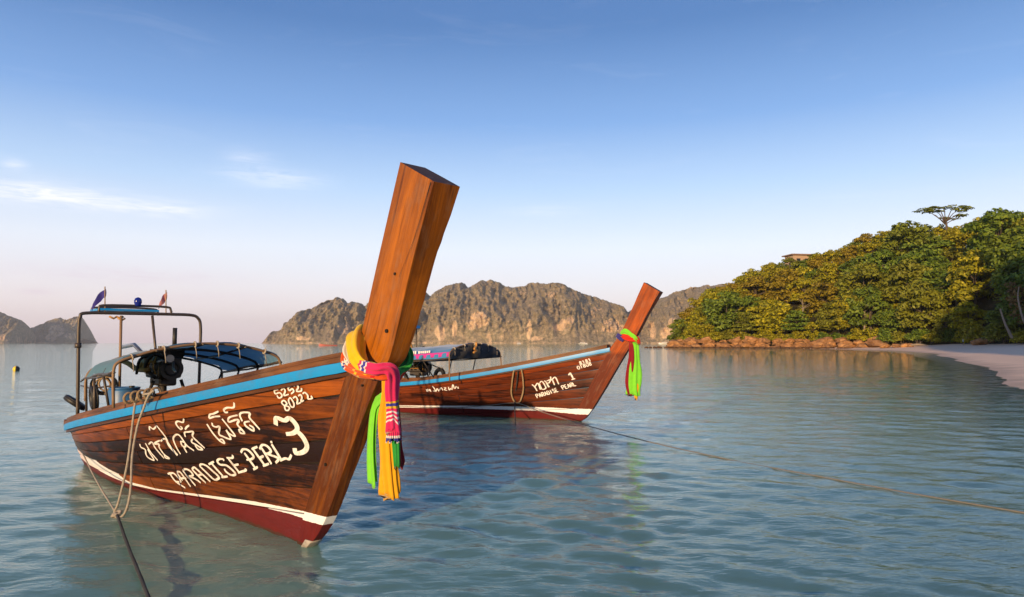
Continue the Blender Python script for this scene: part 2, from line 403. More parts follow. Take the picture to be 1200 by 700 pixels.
# ------------------------------------------------------------------ sea
m = bpy.data.materials.new('sea_water'); m.use_nodes = True; t = NT(m.node_tree)
oc = t.add('ShaderNodeTexCoord').outputs['Object']
n1 = t.noise(t.map(oc, (1.0, 2.2, 1), rot=(0, 0, R(14))), 2.6, 4, .6, .5)
n2 = t.noise(t.map(oc, (1.0, 2.6, 1), rot=(0, 0, R(8))), .32, 5, .62, .4)
n0 = t.noise(t.map(oc, (1.0, 1.9, 1), rot=(0, 0, R(20))), 8.5, 3, .55, .6)
bp0 = t.add('ShaderNodeBump', i={'Height': n0, 'Strength': .22, 'Distance': .022})
bp1 = t.add('ShaderNodeBump', i={'Height': n1, 'Strength': .17, 'Distance': .06, 'Normal': bp0.outputs[0]})
bp2 = t.add('ShaderNodeBump', i={'Height': n2, 'Strength': .13, 'Distance': .40, 'Normal': bp1.outputs[0]})
nr = bp2.outputs[0]
fr = t.add('ShaderNodeFresnel', i={'IOR': 1.33, 'Normal': nr})
dep = t.add('ShaderNodeAttribute', attribute_name='depth').outputs['Fac']      # metres of water over the sand
ab = [t.math('POWER', 2.718, t.math('MULTIPLY', dep, -k_)) for k_ in (.85, .38, .52)]
tr = t.add('ShaderNodeBsdfTransparent', i={'Color': t.add('ShaderNodeCombineColor', i={0: ab[0], 1: ab[1], 2: ab[2]}).outputs[0]})
turb = t.math('MULTIPLY', t.math('SUBTRACT', 1.0, t.math('POWER', 2.718, t.math('MULTIPLY', dep, -1.3))), .78)
df = t.add('ShaderNodeBsdfDiffuse', i={'Color': (.36, .64, .50, 1), 'Normal': t.add('ShaderNodeCombineXYZ', i={0: 0.0, 1: 0.0, 2: 1.0}).outputs[0]})   # light scattered up from inside the water
body = t.add('ShaderNodeMixShader', i={0: turb, 1: tr.outputs[0], 2: df.outputs[0]})
gl = t.add('ShaderNodeBsdfGlossy', i={'Color': (.93, .98, .95, 1), 'Roughness': .012, 'Normal': nr})
mx = t.add('ShaderNodeMixShader', i={0: fr.outputs[0], 1: body.outputs[0], 2: gl.outputs[0]})
t.add('ShaderNodeOutputMaterial', i={0: mx.outputs[0]}); M_sea = m
X, Y, Q, f = polar(1.2, 9000, 1.0092, 520, 60)
Z = np.zeros_like(X); spc = Q * .0092
wr = np.random.default_rng(3)
patchy = .75 + .5 * fbm(X / 3.2, Y / 4.5, 1.0, 3)
for k in range(76):
    lam = .12 * (2.6 / .12) ** (wr.random() ** 1.2); ang = R(250) + wr.normal() * R(30)
    if wr.random() < .25: ang += wr.normal() * R(60)
    kx, ky = math.cos(ang) * 2 * math.pi / lam, math.sin(ang) * 2 * math.pi / lam
    slope = .034 if lam < .5 else .023 if lam < .9 else .008
    A = slope * lam / (2 * math.pi)
    ph = kx * X + ky * Y + wr.random() * 6.28
    keep = np.clip((lam / spc - 2.5) / 3, 0, 1)
    Z += A * keep * (np.sin(ph) + .25 * np.cos(2 * ph)) * patchy
V = np.stack([X, Y, Z], -1).reshape(-1, 3)
sea = bigmesh('sea', V, f, M_sea); at = sea.data.attributes.new('depth', 'FLOAT', 'POINT'); at.data.foreach_set('value', np.maximum(.02, -ground_z(X, Y)).ravel().astype(np.float32))
tag(sea, 'calm rippled sea filling the bay', kind='structure')

# ------------------------------------------------------------------ limestone islands
m = bpy.data.materials.new('karst'); m.use_nodes = True; t = NT(m.node_tree)
oc = t.add('ShaderNodeTexCoord').outputs['Object']
rk = t.add('ShaderNodeAttribute', attribute_name='rock').outputs['Fac']
n1 = t.noise(t.map(oc, (1, 1, .55)), .035, 7, .68); n2 = t.noise(oc, .012, 5, .6); n3 = t.noise(t.map(oc, (1, 1, .18)), .06, 6, .7)
veg = t.ramp(t.noise(oc, .09, 6, .75), [(.34, (.040, .050, .028)), (.48, (.185, .170, .088)), (.64, (.48, .36, .23))])
veg = t.mix(t.math('MULTIPLY', n2, .5), veg, (.34, .215, .13))
roc = t.ramp(n3, [(.30, (.12, .085, .06)), (.44, (.46, .31, .18)), (.62, (.78, .55, .33))])
rf = t.math('ADD', rk, t.math('MULTIPLY', t.math('SUBTRACT', n1, .5), 1.7))
rf = t.ramp(rf, [(.50, 0.0), (.66, 1.0)])
c = t.mix(rf, veg, roc)
b = t.add('ShaderNodeBsdfPrincipled', i={'Base Color': c, 'Roughness': .95, 'Specular IOR Level': .1})
bp = t.add('ShaderNodeBump', i={'Height': t.noise(t.map(oc, (1, 1, .5)), .07, 7, .75), 'Strength': 1.0, 'Distance': 11.0}); t.l.new(bp.outputs[0], b.inputs['Normal'])
t.add('ShaderNodeOutputMaterial', i={0: b.outputs[0]}); M_karst = m
def island(name, label, D, prof, blobs, depth=330, seed=0, butt=85, step=1.0):
    px = np.arange(prof[0][0], prof[-1][0] + .01, step); nw = 96
    ry = np.interp(px, [p[0] for p in prof], [p[1] for p in prof])
    ridge = np.maximum((402 - ry) / F * D + 1, 2)
    ridge = ridge + 8.0 * fbm(px / 5.0, px * 0 + seed, 0, 5, .7) * (ridge > 12)
    wv = np.concatenate([np.linspace(0, 1, nw), 1 + np.linspace(.03, 1, 24)])
    PX, W = np.meshgrid(px, wv); RG = np.broadcast_to(ridge, PX.shape)
    wf = np.clip(W, 0, 1)
    Xb = (PX - 600) / F * D
    cliff = .5 + .5 * fbm(Xb / 150, wf * 1.2, seed + 1.5, 3)
    g = (1 - cliff) * wf ** .95 + cliff * sstep(.0, 1, wf ** .62)
    g = g / max(1e-6, 1)
    Zh = RG * np.where(W <= 1, g, np.maximum(1 - (W - 1) ** 1.4, 0)) - 3 * (W <= .001)
    y = D - depth * (1 - wf) * (.35 + .65 * np.minimum(RG / 180, 1.2)) + np.maximum(W - 1, 0) * depth
    n = fbm(Xb / 210, Zh / 330, seed, 3) * 1.0
    ridged = 1 - np.abs(fbm(Xb / 85, Zh / 240, seed + 7, 5, .6)) * 2.6
    n2 = fbm(Xb / 24, Zh / 30, seed + 3, 5, .7)
    env = sstep(0, .35, wf) * (1 - sstep(.93, 1.0, W)) * np.minimum(RG / 120, 1)
    y = y - env * (butt * 1.5 * n + butt * .75 * ridged + butt * .62 * n2)
    Xw = Xb * (y / D)          # keep the ridge profile while the slopes come forward
    Xw = Xb + (Xw - Xb) * .5
    slope = np.abs(np.gradient(Zh, axis=0)) / (np.abs(np.gradient(y, axis=0)) + 1.5)
    rock = .27 + .28 * sstep(1.0, 3.2, slope) + .16 * fbm(Xb / 120, Zh / 90, seed + 9, 3) - .1 * sstep(.0, .5, RG / 60 * 0 + 0)
    sx, sy = project(np.stack([Xw, y, Zh], -1))
    for bx, by, rx, ry_, am in blobs:
        q = ((sx - bx) / rx) ** 2 + ((sy - by) / ry_) ** 2
        rock = np.maximum(rock, am * np.exp(-np.maximum(q - .35, 0) * 1.3))
        y = y + 0
    rock = np.maximum(rock, .55 * (1 - sstep(3, 9, Zh)))
    V = np.stack([Xw, y, Zh], -1).reshape(-1, 3)
    n_, m_ = PX.shape; i = np.arange(n_ - 1)[:, None] * m_; j = np.arange(m_ - 1)[None, :]
    f = np.stack([i + j, i + j + 1, i + m_ + j + 1, i + m_ + j], -1).reshape(-1, 4)
    o = bigmesh(name, V, f, M_karst)
    at = o.data.attributes.new('rock', 'FLOAT', 'POINT'); at.data.foreach_set('value', rock.ravel().astype(np.float32))
    return tag(o, label, kind='structure')
island('karst_island', 'long wooded limestone island across the bay', 2600,
       [(313, 402), (316, 395), (322, 388), (330, 386), (333, 384), (336, 378), (345, 372), (352, 366), (362, 362), (370, 358), (376, 355), (384, 351), (395, 349), (403, 350), (408, 356),
        (413, 354), (424, 356), (428, 360), (433, 354), (440, 352), (448, 353), (458, 350), (470, 349), (480, 345), (490, 343), (498, 342), (503, 347), (506, 347), (512, 341), (520, 336), (535, 332), (545, 332),
        (549, 337), (556, 333), (564, 328), (575, 328), (585, 331), (592, 336), (604, 336), (612, 335), (625, 331), (640, 332), (655, 331), (668, 337), (684, 345), (700, 349), (712, 352), (724, 357),
        (731, 362), (734, 366), (740, 363), (748, 364), (756, 362), (764, 357), (775, 350), (790, 343), (802, 339), (816, 336), (830, 334), (850, 333), (872, 336), (890, 345), (905, 356), (920, 372), (935, 388), (950, 402)],
       [(562, 374, 13, 11, .95), (553, 382, 8, 8, .7), (733, 386, 16, 7, .8), (620, 386, 4, 15, .85), (516, 390, 8, 11, .8), (533, 386, 4, 12, .8), (660, 380, 6, 7, .8), (668, 376, 6, 5, .8), (655, 384, 8, 5, .8), (700, 366, 12, 10, .5),
        (715, 383, 16, 10, .72), (402, 386, 12, 9, .7), (405, 372, 10, 5, .45), (360, 371, 8, 4, .45), (355, 397, 10, 3, .7), (629, 397, 8, 3, .9), (782, 390, 10, 10, .8), (790, 378, 9, 7, .7), (765, 388, 5, 12, .75), (645, 345, 8, 5, .55), (612, 343, 8, 5, .5)],
       seed=4)
island('far_island', 'low wooded limestone island beyond the stern', 3900,
       [(14, 402), (20, 395), (30, 388), (40, 384), (50, 380), (60, 375), (70, 372), (78, 375), (88, 371), (94, 370), (97, 376), (98, 390), (99, 402)],
       [(66, 388, 12, 8, .9), (60, 396, 8, 6, .8), (82, 394, 10, 5, .7), (36, 394, 7, 7, .7)], depth=300, seed=21, butt=50, step=.6)
island('far_headland', 'limestone headland at the edge of the bay', 3500,
       [(-90, 402), (-70, 380), (-50, 366), (-30, 362), (-10, 363), (2, 366), (10, 370), (20, 373), (27, 377), (30, 384), (30.6, 402)],
       [(3, 396, 5, 6, .7), (24, 397, 5, 4, .7)], depth=300, seed=33, butt=50, step=.6)

# ------------------------------------------------------------------ hills: the wooded headland in view, and an unseen one added to shade the beach
m = bpy.data.materials.new('forest_floor'); m.use_nodes = True; t = NT(m.node_tree)
oc = t.add('ShaderNodeTexCoord').outputs['Object']
c = t.ramp(t.noise(oc, .25, 6, .7), [(.3, (.020, .022, .008)), (.55, (.055, .045, .018)), (.75, (.12, .075, .035))])
b = t.add('ShaderNodeBsdfPrincipled', i={'Base Color': c, 'Roughness': .95, 'Specular IOR Level': .1})
bp = t.add('ShaderNodeBump', i={'Height': t.noise(oc, .6, 6, .7), 'Strength': 1.0, 'Distance': 1.5}); t.l.new(bp.outputs[0], b.inputs['Normal'])
t.add('ShaderNodeOutputMaterial', i={0: b.outputs[0]}); M_floor = m
FOOT = [(780, 266), (800, 262), (850, 252), (900, 245), (940, 238), (980, 224), (1040, 202), (1080, 190), (1130, 176), (1165, 160), (1200, 143), (1260, 122), (1330, 105)]
TOP = [(780, 403), (794, 396), (800, 380), (815, 362), (840, 345), (870, 324), (905, 310), (940, 305), (985, 296), (1010, 280), (1050, 272), (1090, 272), (1130, 268), (1165, 258), (1200, 256), (1260, 250), (1330, 250)]
fx = lambda p: np.interp(p, [q[0] for q in FOOT], [q[1] for q in FOOT])
topy = lambda p: np.interp(p, [q[0] for q in TOP], [q[1] for q in TOP])
RID = 70.0
def hill_h(px, r):
    """terrain height at azimuth column px, r metres inland from the foot of the trees"""
    ridge = np.maximum((402 - topy(px)) / F * (fx(px) + RID * np.clip((px - 790) / 110, .25, 1)) + CH - 8.0, .6)
    rl = RID * np.clip((px - 790) / 110, .25, 1)
    s = np.clip(r / rl, 0, 1)
    return .9 + (ridge - .9) * (1 - (1 - s) ** 1.7) - np.maximum(r - rl, 0) * .25
px_ = np.linspace(780, 1330, 130); rr_ = np.concatenate([np.linspace(-6, 90, 40), np.linspace(100, 190, 8)])
PX, RR = np.meshgrid(px_, rr_)
HH = np.where(RR < 0, .9 + RR * .28, hill_h(PX, np.maximum(RR, 0)))
HH = HH + 1.2 * fbm(PX / 14, RR / 9, 0, 4) * sstep(0, 10, RR)
DD = fx(PX) + RR
V = np.stack([(PX - 600) / F * DD, DD, HH], -1).reshape(-1, 3)
n_, m_ = PX.shape; i = np.arange(n_ - 1)[:, None] * m_; j = np.arange(m_ - 1)[None, :]
f = np.stack([i + j, i + j + 1, i + m_ + j + 1, i + m_ + j], -1).reshape(-1, 4)
tag(bigmesh('headland_hill', V, f, M_floor), 'steep wooded headland rising behind the beach', kind='structure')
# unseen hill added behind the camera, shaped to shade beach and headland
U, W_ = np.meshgrid(np.linspace(0, 1, 90), np.linspace(0, 1, 30))
perp = np.array([math.cos(SAZ), -math.sin(SAZ)]); away = np.array([-math.sin(SAZ), -math.cos(SAZ)])
CC = 18.0 + 190 * U; TT = 55 + 120 * W_
HP = np.interp(CC, [18, 20, 23, 28, 36, 70, 140, 208], [1.5, 46, 56, 62, 68, 76, 70, 30])
HP = HP * np.sin(np.clip(W_, 0, 1) * math.pi) ** .5 + 3.0 * fbm(CC / 7, TT / 9, 3, 4) * (HP > 20)
V = np.stack([perp[0] * CC + away[0] * TT, perp[1] * CC + away[1] * TT, HP - 1.2], -1).reshape(-1, 3)
n_, m_ = U.shape; i = np.arange(n_ - 1)[:, None] * m_; j = np.arange(m_ - 1)[None, :]
f = np.stack([i + j, i + j + 1, i + m_ + j + 1, i + m_ + j], -1).reshape(-1, 4)
tag(bigmesh('shade_hill', V, f, M_floor), 'unseen steep hill added behind the camera to cast shade', kind='structure')

# ------------------------------------------------------------------ trees
def leafmat(name, c0, c1, c2):
    m = bpy.data.materials.new(name); m.use_nodes = True; t = NT(m.node_tree)
    g = t.add('ShaderNodeNewGeometry'); oi = t.add('ShaderNodeObjectInfo').outputs['Random']
    oc = t.add('ShaderNodeTexCoord').outputs['Object']
    f = t.math('ADD', t.math('MULTIPLY', g.outputs['Random Per Island'], .45), t.math('MULTIPLY', t.noise(oc, .45, 3), .55))
    c = t.ramp(f, [(.22, c0), (.5, c1), (.78, c2)])
    c = t.mix(t.math('MULTIPLY', oi, .55), c, t.mix(oi, (.040, .085, .010), (.30, .235, .015)))
    d = t.add('ShaderNodeBsdfPrincipled', i={'Base Color': c, 'Roughness': .55, 'Specular IOR Level': .3})
    tr = t.add('ShaderNodeBsdfTranslucent', i={'Color': c})
    mx = t.add('ShaderNodeMixShader', i={0: .36, 1: d.outputs[0], 2: tr.outputs[0]})
    t.add('ShaderNodeOutputMaterial', i={0: mx.outputs[0]}); return m
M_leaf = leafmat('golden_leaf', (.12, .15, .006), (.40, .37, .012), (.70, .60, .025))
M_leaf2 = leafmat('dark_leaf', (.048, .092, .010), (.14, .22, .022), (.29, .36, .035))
M_leaf3 = leafmat('dry_leaf', (.09, .055, .02), (.19, .115, .035), (.28, .17, .05))
M_leafg = leafmat('amber_leaf', (.13, .10, .008), (.32, .235, .012), (.52, .38, .03))
M_bark = mat('grey_bark', (.085, .062, .045), .9, var=.4, scale=3)
M_barkp = mat('pale_bark', (.24, .19, .145), .9, var=.3, scale=3)
def leaves(centers, radii, per, size, seed, flat=.75):
    """leaf clumps: many small folded leaf-sprays round each clump centre"""
    rg = np.random.default_rng(seed); V = []; Fc = []
    for (cx, cy, cz), rd in zip(centers, radii):
        n = int(per * (rd / 1.3) ** 1.6)
        d = rg.normal(size=(n, 3)); d /= np.linalg.norm(d, axis=1)[:, None]; d[:, 2] = np.where(d[:, 2] < -.25, -d[:, 2], d[:, 2])
        p = d * (rd * (.55 + .5 * rg.random(n) ** .6))[:, None]; p[:, 2] *= flat
        p += np.array([cx, cy, cz])
        nrm = d + rg.normal(size=(n, 3)) * .55; nrm[:, 2] += .35; nrm /= np.linalg.norm(nrm, axis=1)[:, None]
        a = np.cross(nrm, rg.normal(size=(n, 3))); a /= np.linalg.norm(a, axis=1)[:, None]; b = np.cross(nrm, a)
        s = size * (.6 + .8 * rg.random(n))[:, None]
        k = len(V) * 1
        q = np.stack([p - a * s, p - b * s * .5 + nrm * s * .12, p + a * s - nrm * s * .2, p + b * s * .5 + nrm * s * .12], 1)
        V.append(q.reshape(-1, 3))
    V = np.concatenate(V); Fc = np.arange(len(V)).reshape(-1, 4); return V, Fc
def leafobj(name, V, Fc, mt):
    o = bigmesh(name, V, Fc, mt); COL.objects.unlink(o); return o
def make_tree(kind, seed):
    """unit trees about 10 m tall; returns trunk mesh and crown mesh (never linked here)"""
    rg = np.random.default_rng(seed); g = G(); cen = []; rad = []
    if kind in ('round', 'dark', 'dry', 'gold'):
        g.tube([(0, 0, -1.5), (.1, 0, 1.5), (-.1, .15, 3.4), (.1, 0, 5.2), (0, 0, 7.2)], [.30, .25, .20, .15, .06], 7, sub=3)
        nl = 7
        for k in range(nl):
            a = 6.28 * k / nl + rg.normal() * .25; z0 = 2.6 + 3.0 * rg.random(); r = 2.3 + 1.6 * rg.random(); z1 = z0 + .8 + 2.2 * rg.random()
            g.tube([(0, 0, z0), (math.cos(a) * r * .5, math.sin(a) * r * .5, z0 + (z1 - z0) * .6), (math.cos(a) * r, math.sin(a) * r, z1)], [.11, .08, .035], 5, sub=2)
            for q in range(4):
                cen.append((math.cos(a + rg.normal() * .3) * r * (.7 + .5 * rg.random()), math.sin(a + rg.normal() * .3) * r * (.7 + .5 * rg.random()), z1 + rg.normal() * .7 + .2)); rad.append(.8 + .7 * rg.random())
        for k in range(26):
            a = rg.random() * 6.28; r = 3.6 * rg.random() ** .5; cen.append((math.cos(a) * r, math.sin(a) * r, 2.2 + 2.6 * rg.random())); rad.append(.8 + .6 * rg.random())
        for k in range(18):
            a = rg.random() * 6.28; r = 3.3 * rg.random() ** .5; cen.append((math.cos(a) * r, math.sin(a) * r, 8.9 - .22 * r * r + rg.normal() * .6)); rad.append(.9 + .75 * rg.random())
        V, Fc = leaves(cen, rad, 58 if kind != 'dry' else 26, .36, seed)
    elif kind == 'tier':                                   # layered crown, flat shelves of big leaves
        g.tube([(0, 0, -1.5), (.2, 0, 2), (.1, .1, 5), (0, 0, 8.6)], [.28, .24, .17, .05], 7, sub=3)
        for z, r in ((3.4, 3.9), (4.7, 4.2), (6.0, 3.6), (7.3, 2.7), (8.4, 1.6)):
            n = int(5 + r * 1.3)
            for k in range(n):
                a = 6.28 * k / n + rg.random(); 
                g.tube([(0, 0, z - .3), (math.cos(a) * r * .5, math.sin(a) * r * .5, z), (math.cos(a) * r * .9, math.sin(a) * r * .9, z + .05)], [.07, .05, .025], 4)
                for q in (.35, .65, .95):
                    cen.append((math.cos(a + rg.normal() * .15) * r * q, math.sin(a + rg.normal() * .15) * r * q, z + .15 + rg.normal() * .18)); rad.append(.75 + .4 * rg.random())
        V, Fc = leaves(cen, rad, 46, .36, seed, flat=.38)
    elif kind == 'bush':
        for k in range(4):
            a = 6.28 * k / 4 + rg.random(); g.tube([(0, 0, -.6), (math.cos(a) * .6, math.sin(a) * .6, 1.2), (math.cos(a) * 1.2, math.sin(a) * 1.2, 2.4)], [.10, .07, .03], 5)
        for k in range(26):
            a = rg.random() * 6.28; r = 2.3 * rg.random() ** .5; cen.append((math.cos(a) * r, math.sin(a) * r, .5 + 2.9 * rg.random() * (1 - .09 * r * r))); rad.append(.75 + .6 * rg.random())
        V, Fc = leaves(cen, rad, 60, .30, seed)
    elif kind == 'umbrella':                               # emergent flat-topped tree
        g.tube([(0, 0, -3), (.15, 0, 2), (-.1, 0, 5), (.15, 0, 7.6)], [.30, .24, .17, .12], 7, sub=3)
        for k, (a, r, z) in enumerate([(0, 2.6, 8.9), (1.1, 1.8, 9.6), (2.3, 2.2, 9.1), (3.2, 3.6, 9.2), (3.9, 2.4, 7.4), (5.2, 2.0, 9.5), (.2, 4.0, 9.3), (6.0, 1.2, 10.1), (3.1, 1.4, 9.9), (3.4, 2.9, 7.9)]):
            g.tube([(.1, 0, 5.6 + .2 * (k % 4)), (math.cos(a) * r * .55, math.sin(a) * r * .55, z - .8), (math.cos(a) * r, math.sin(a) * r, z)], [.10, .07, .03], 5, sub=2)
            for q in range(4):
                cen.append((math.cos(a) * r + rg.normal() * .55, math.sin(a) * r + rg.normal() * .55, z + .1 + rg.normal() * .12)); rad.append(.6 + .35 * rg.random())
        V, Fc = leaves(cen, rad, 60, .26, seed, flat=.35)
    tk = mesh('trunk', g.v, g.f, M_barkp if kind in ('tier', 'umbrella') and seed % 2 else M_bark, uv=g.uv); COL.objects.unlink(tk)
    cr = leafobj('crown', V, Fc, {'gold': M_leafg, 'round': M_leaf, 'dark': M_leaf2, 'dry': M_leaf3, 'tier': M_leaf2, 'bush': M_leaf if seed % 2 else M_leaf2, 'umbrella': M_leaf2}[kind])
    return tk.data, cr.data
PROTO = {}
for kind, ns in (('round', 4), ('dark', 3), ('tier', 2), ('bush', 4), ('umbrella', 1), ('dry', 1), ('gold', 2)):
    PROTO[kind] = [make_tree(kind, 100 + 13 * k + len(kind)) for k in range(ns)]
TL = {'round': ('broadleaf_tree', 'rounded golden green broadleaf tree on the wooded headland', 'tree', 'golden green trees on the headland'),
      'dark': ('shade_tree', 'deep green broadleaf tree on the wooded headland', 'tree', 'deep green trees on the headland'),
      'gold': ('amber_tree', 'amber leaved tree glowing in the sun on the headland', 'tree', 'amber trees on the headland'),
      'tier': ('layered_tree', 'tree with flat shelves of dark leaves on the headland', 'tree', 'layered trees on the headland'),
      'bush': ('shore_bush', 'low dense bush at the foot of the headland trees', 'bush', 'bushes at the foot of the headland'),
      'umbrella': ('umbrella_tree', 'tall flat topped tree standing above the headland canopy', 'tree', None),
      'dry': ('dry_tree', 'brown dry leaved tree leaning over the upper beach', 'tree', None)}
def plant(kind, x, y, z, s, sz=None, lean=0.0, label=None):
    nm, lb, ct, gr = TL[kind]
    root = empty(nm, (x, y, z), random.random() * 6.28); root.rotation_euler.x = lean
    root.scale = (s * (.9 + .25 * random.random()), s * (.9 + .25 * random.random()), sz or s)
    tag(root, label or lb, ct, gr)
    tk, cr = random.choice(PROTO[kind])
    link(bpy.data.objects.new('trunk', tk), root); link(bpy.data.objects.new('crown', cr), root)
    return root
random.seed(11)
for r in (4, 13, 23, 34, 46, 58, 70):
    p = 792.0 + random.random() * 8
    while p < 1225:
        dd = float(fx(p)) + r + random.uniform(-3, 3); pp = p + random.uniform(-5, 5)
        rl = RID * min(1, max(.25, (pp - 790) / 110))
        if r <= rl + 4 and pp > 797:
            s = random.choice((.7, .9, 1.1, 1.35, 1.55)) * random.uniform(.9, 1.1) * (1.0 if pp > 850 else .9)
            if r >= 46: s = min(s, 1.0)
            shade = pp > 965 + r * 1.2 and r < 46  # zone where darker leaved trees put part of the shade into colour
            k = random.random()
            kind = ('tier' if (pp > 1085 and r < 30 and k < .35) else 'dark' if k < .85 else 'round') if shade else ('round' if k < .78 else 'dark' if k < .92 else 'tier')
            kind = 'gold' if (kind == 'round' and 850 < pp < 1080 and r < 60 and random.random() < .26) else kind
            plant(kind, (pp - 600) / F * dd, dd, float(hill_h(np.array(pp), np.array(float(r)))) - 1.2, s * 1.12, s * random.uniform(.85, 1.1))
        p += 7.0 / dd * F * random.uniform(.8, 1.2)
for p, dr, s_, kd in ((803, 6, .95, 'round'), (810, 10, 1.15, 'gold'), (818, 5, 1.05, 'round'), (823, 13, 1.25, 'round'), (830, 8, 1.2, 'dark'), (836, 16, 1.35, 'round')):
    dd = float(fx(p)) + dr; plant(kd, (p - 600) / F * dd, dd, float(hill_h(np.array(float(p)), np.array(float(dr)))) - .8, s_)
p = 797.0
while p < 1205:                                             # fringe of bushes above rocks and sand
    dd = float(fx(p)) + (random.uniform(0, 3) if p < 1030 else random.uniform(-3.5, 0))
    if not (1108 < p < 1140):
        plant('bush', (p - 600) / F * dd, dd, 2.2 if p < 1030 else 1.7, random.uniform(.75, 1.35) * (1 if p > 830 else .7))
    p += 3.9 / dd * F * random.uniform(.7, 1.2)
for p, dr in ((1112, 1), (1122, 3), (1133, 2), (1142, 0)):
    dd = float(fx(p)) + dr + 1.5; plant('bush', (p - 600) / F * dd, dd, 1.6, random.uniform(.9, 1.3))
u_ = at_y(1109, 275, float(fx(1109)) + 62)
plant('umbrella', u_[0], u_[1], u_[2] - 4.0, 1.95, 1.36)
d_ = at_y(1212, 385, 138); dt = plant('dry', d_[0], d_[1], 3.0, 1.2)

for p, dr, py, sc2 in ((1003, 12, 378, 1.25), (1013, 8, 384, 1.05), (941, 8, 372, .9)):
    q = at_y(p, py, float(fx(p)) + dr - 5); root = empty('bare_tree', q, random.random() * 6); root.scale = (sc2, sc2, sc2)
    tag(root, 'leafless pale tree standing among the green crowns of the headland', 'tree', 'leafless trees on the headland')
    tk = PROTO['round'][0][0].copy(); tk.materials.clear(); tk.materials.append(M_barkp); link(bpy.data.objects.new('trunk', tk), root)
# house roof showing through the trees on the ridge
hp = at_y(945, 300, 308.0)
hs = empty('hillside_house', (hp[0], hp[1], hp[2] - 6.2), R(8))
tag(hs, 'flat roofed brown house half hidden by trees on the ridge', 'house')
g = G(); g.box((0, 0, 3.0), (17, 7, 6.0)); g.build('wall', mat('ochre_wall', (.36, .25, .17), .8, scale=1), hs)
g = G(); g.box((0, 0, 6.25), (19, 9, .5)); g.build('roof', mat('brown_roof', (.20, .12, .08), .8, scale=1), hs)
for k in range(4):
    g = G(); g.box((-6 + 4 * k, -3.53, 3.6), (1.8, .12, 1.8)); wi = g.build('window', mat('dark_window', (.02, .025, .03), .1), hs)

# ------------------------------------------------------------------ boulders along the foot of the headland
m = bpy.data.materials.new('shore_rock'); m.use_nodes = True; t = NT(m.node_tree)
oc = t.add('ShaderNodeTexCoord').outputs['Object']; rn = t.add('ShaderNodeObjectInfo').outputs['Random']
c = t.ramp(t.noise(oc, 1.3, 6, .7), [(.28, (.07, .032, .014)), (.5, (.36, .17, .06)), (.72, (.56, .31, .13))])
c = t.mix(t.math('MULTIPLY', rn, .5), c, (.12, .075, .05))
wz = t.add('ShaderNodeSeparateXYZ', i={0: t.add('ShaderNodeNewGeometry').outputs['Position']}).outputs[2]
c = t.mix(t.math('MULTIPLY', t.math('LESS_THAN', wz, .55), .75), c, (.03, .02, .014))
b = t.add('ShaderNodeBsdfPrincipled', i={'Base Color': c, 'Roughness': .85, 'Specular IOR Level': .2})
bp = t.add('ShaderNodeBump', i={'Height': t.noise(oc, 3.0, 6, .7), 'Strength': .9, 'Distance': .25}); t.l.new(bp.outputs[0], b.inputs['Normal'])
t.add('ShaderNodeOutputMaterial', i={0: b.outputs[0]}); M_rock = m
ROCKS = []
for k in range(6):
    bm = bmesh.new(); bmesh.ops.create_icosphere(bm, subdivisions=3, radius=1)
    for v in bm.verts:
        p = v.co.copy(); n = mnoise.noise(p * .9 + Vector((k * 9, 0, 0))) * .5 + mnoise.noise(p * 2.1 + Vector((0, k * 7, 0))) * .25
        q = mnoise.cell(p * 1.3 + Vector((k, k * 3, 0))) * .12
        v.co = p * (1 + n + q); v.co.z *= .72
    me = bpy.data.meshes.new('boulder'); bm.to_mesh(me); bm.free(); me.materials.append(M_rock)
    me.polygons.foreach_set('use_smooth', [True] * len(me.polygons)); me.set_sharp_from_angle(angle=R(28)); ROCKS.append(me)
def boulder(x, y, z, s, label, group):
    o = bpy.data.objects.new('boulder', random.choice(ROCKS)); o.location = (x, y, z)
    o.rotation_euler = (random.uniform(-.3, .3), random.uniform(-.3, .3), random.random() * 6.28)
    o.scale = (s * random.uniform(.85, 1.5), s * random.uniform(.8, 1.2), s * random.uniform(.7, 1.0)); link(o)
    return tag(o, label, 'rock', group)
random.seed(5)
for row, (dr, sz, zz_) in enumerate(((-2.0, 1.6, 2.5), (-5.0, 1.6, 1.4), (-8.5, 1.35, .5), (-11.5, 1.1, .05))):
    p = (797.0, 792.0, 782.0, 757.0)[row]
    while p < 1043 - 12 * row:
        dd = float(fx(max(p, 780))) + dr + random.uniform(-1.8, 1.8); s = sz * random.choice((.35, .55, .75, 1.0, 1.4)) * random.uniform(.9, 1.1) * (.65 if p < 790 else 1)
        boulder((p - 600) / F * dd, dd, zz_ + random.uniform(-.2, .25), s, 'brown boulder heaped along the waterline below the headland', 'boulders below the headland')
        p += s * 2.0 / dd * F * random.uniform(.75, 1.3)
for p, dd, z, s in ((1141, 160, 2.0, 1.0), (1147, 159, 2.1, 1.5), (1153, 158, 2.2, 1.1), (1160, 157, 2.4, .7)):
    boulder((p - 600) / F * dd, dd, z, s, 'boulder in the small pile on the sand near the standing person', 'boulders on the upper beach')
for p, dd, z, s in ((1050, 186, 1.0, 1.0), (1060, 184, 1.1, 1.3), (1066, 182, 1.2, .9), (1036, 190, .8, 1.2)):
    boulder((p - 600) / F * dd, dd, z, s, 'boulder half buried where the sand meets the green bushes', 'boulders at the sand edge')
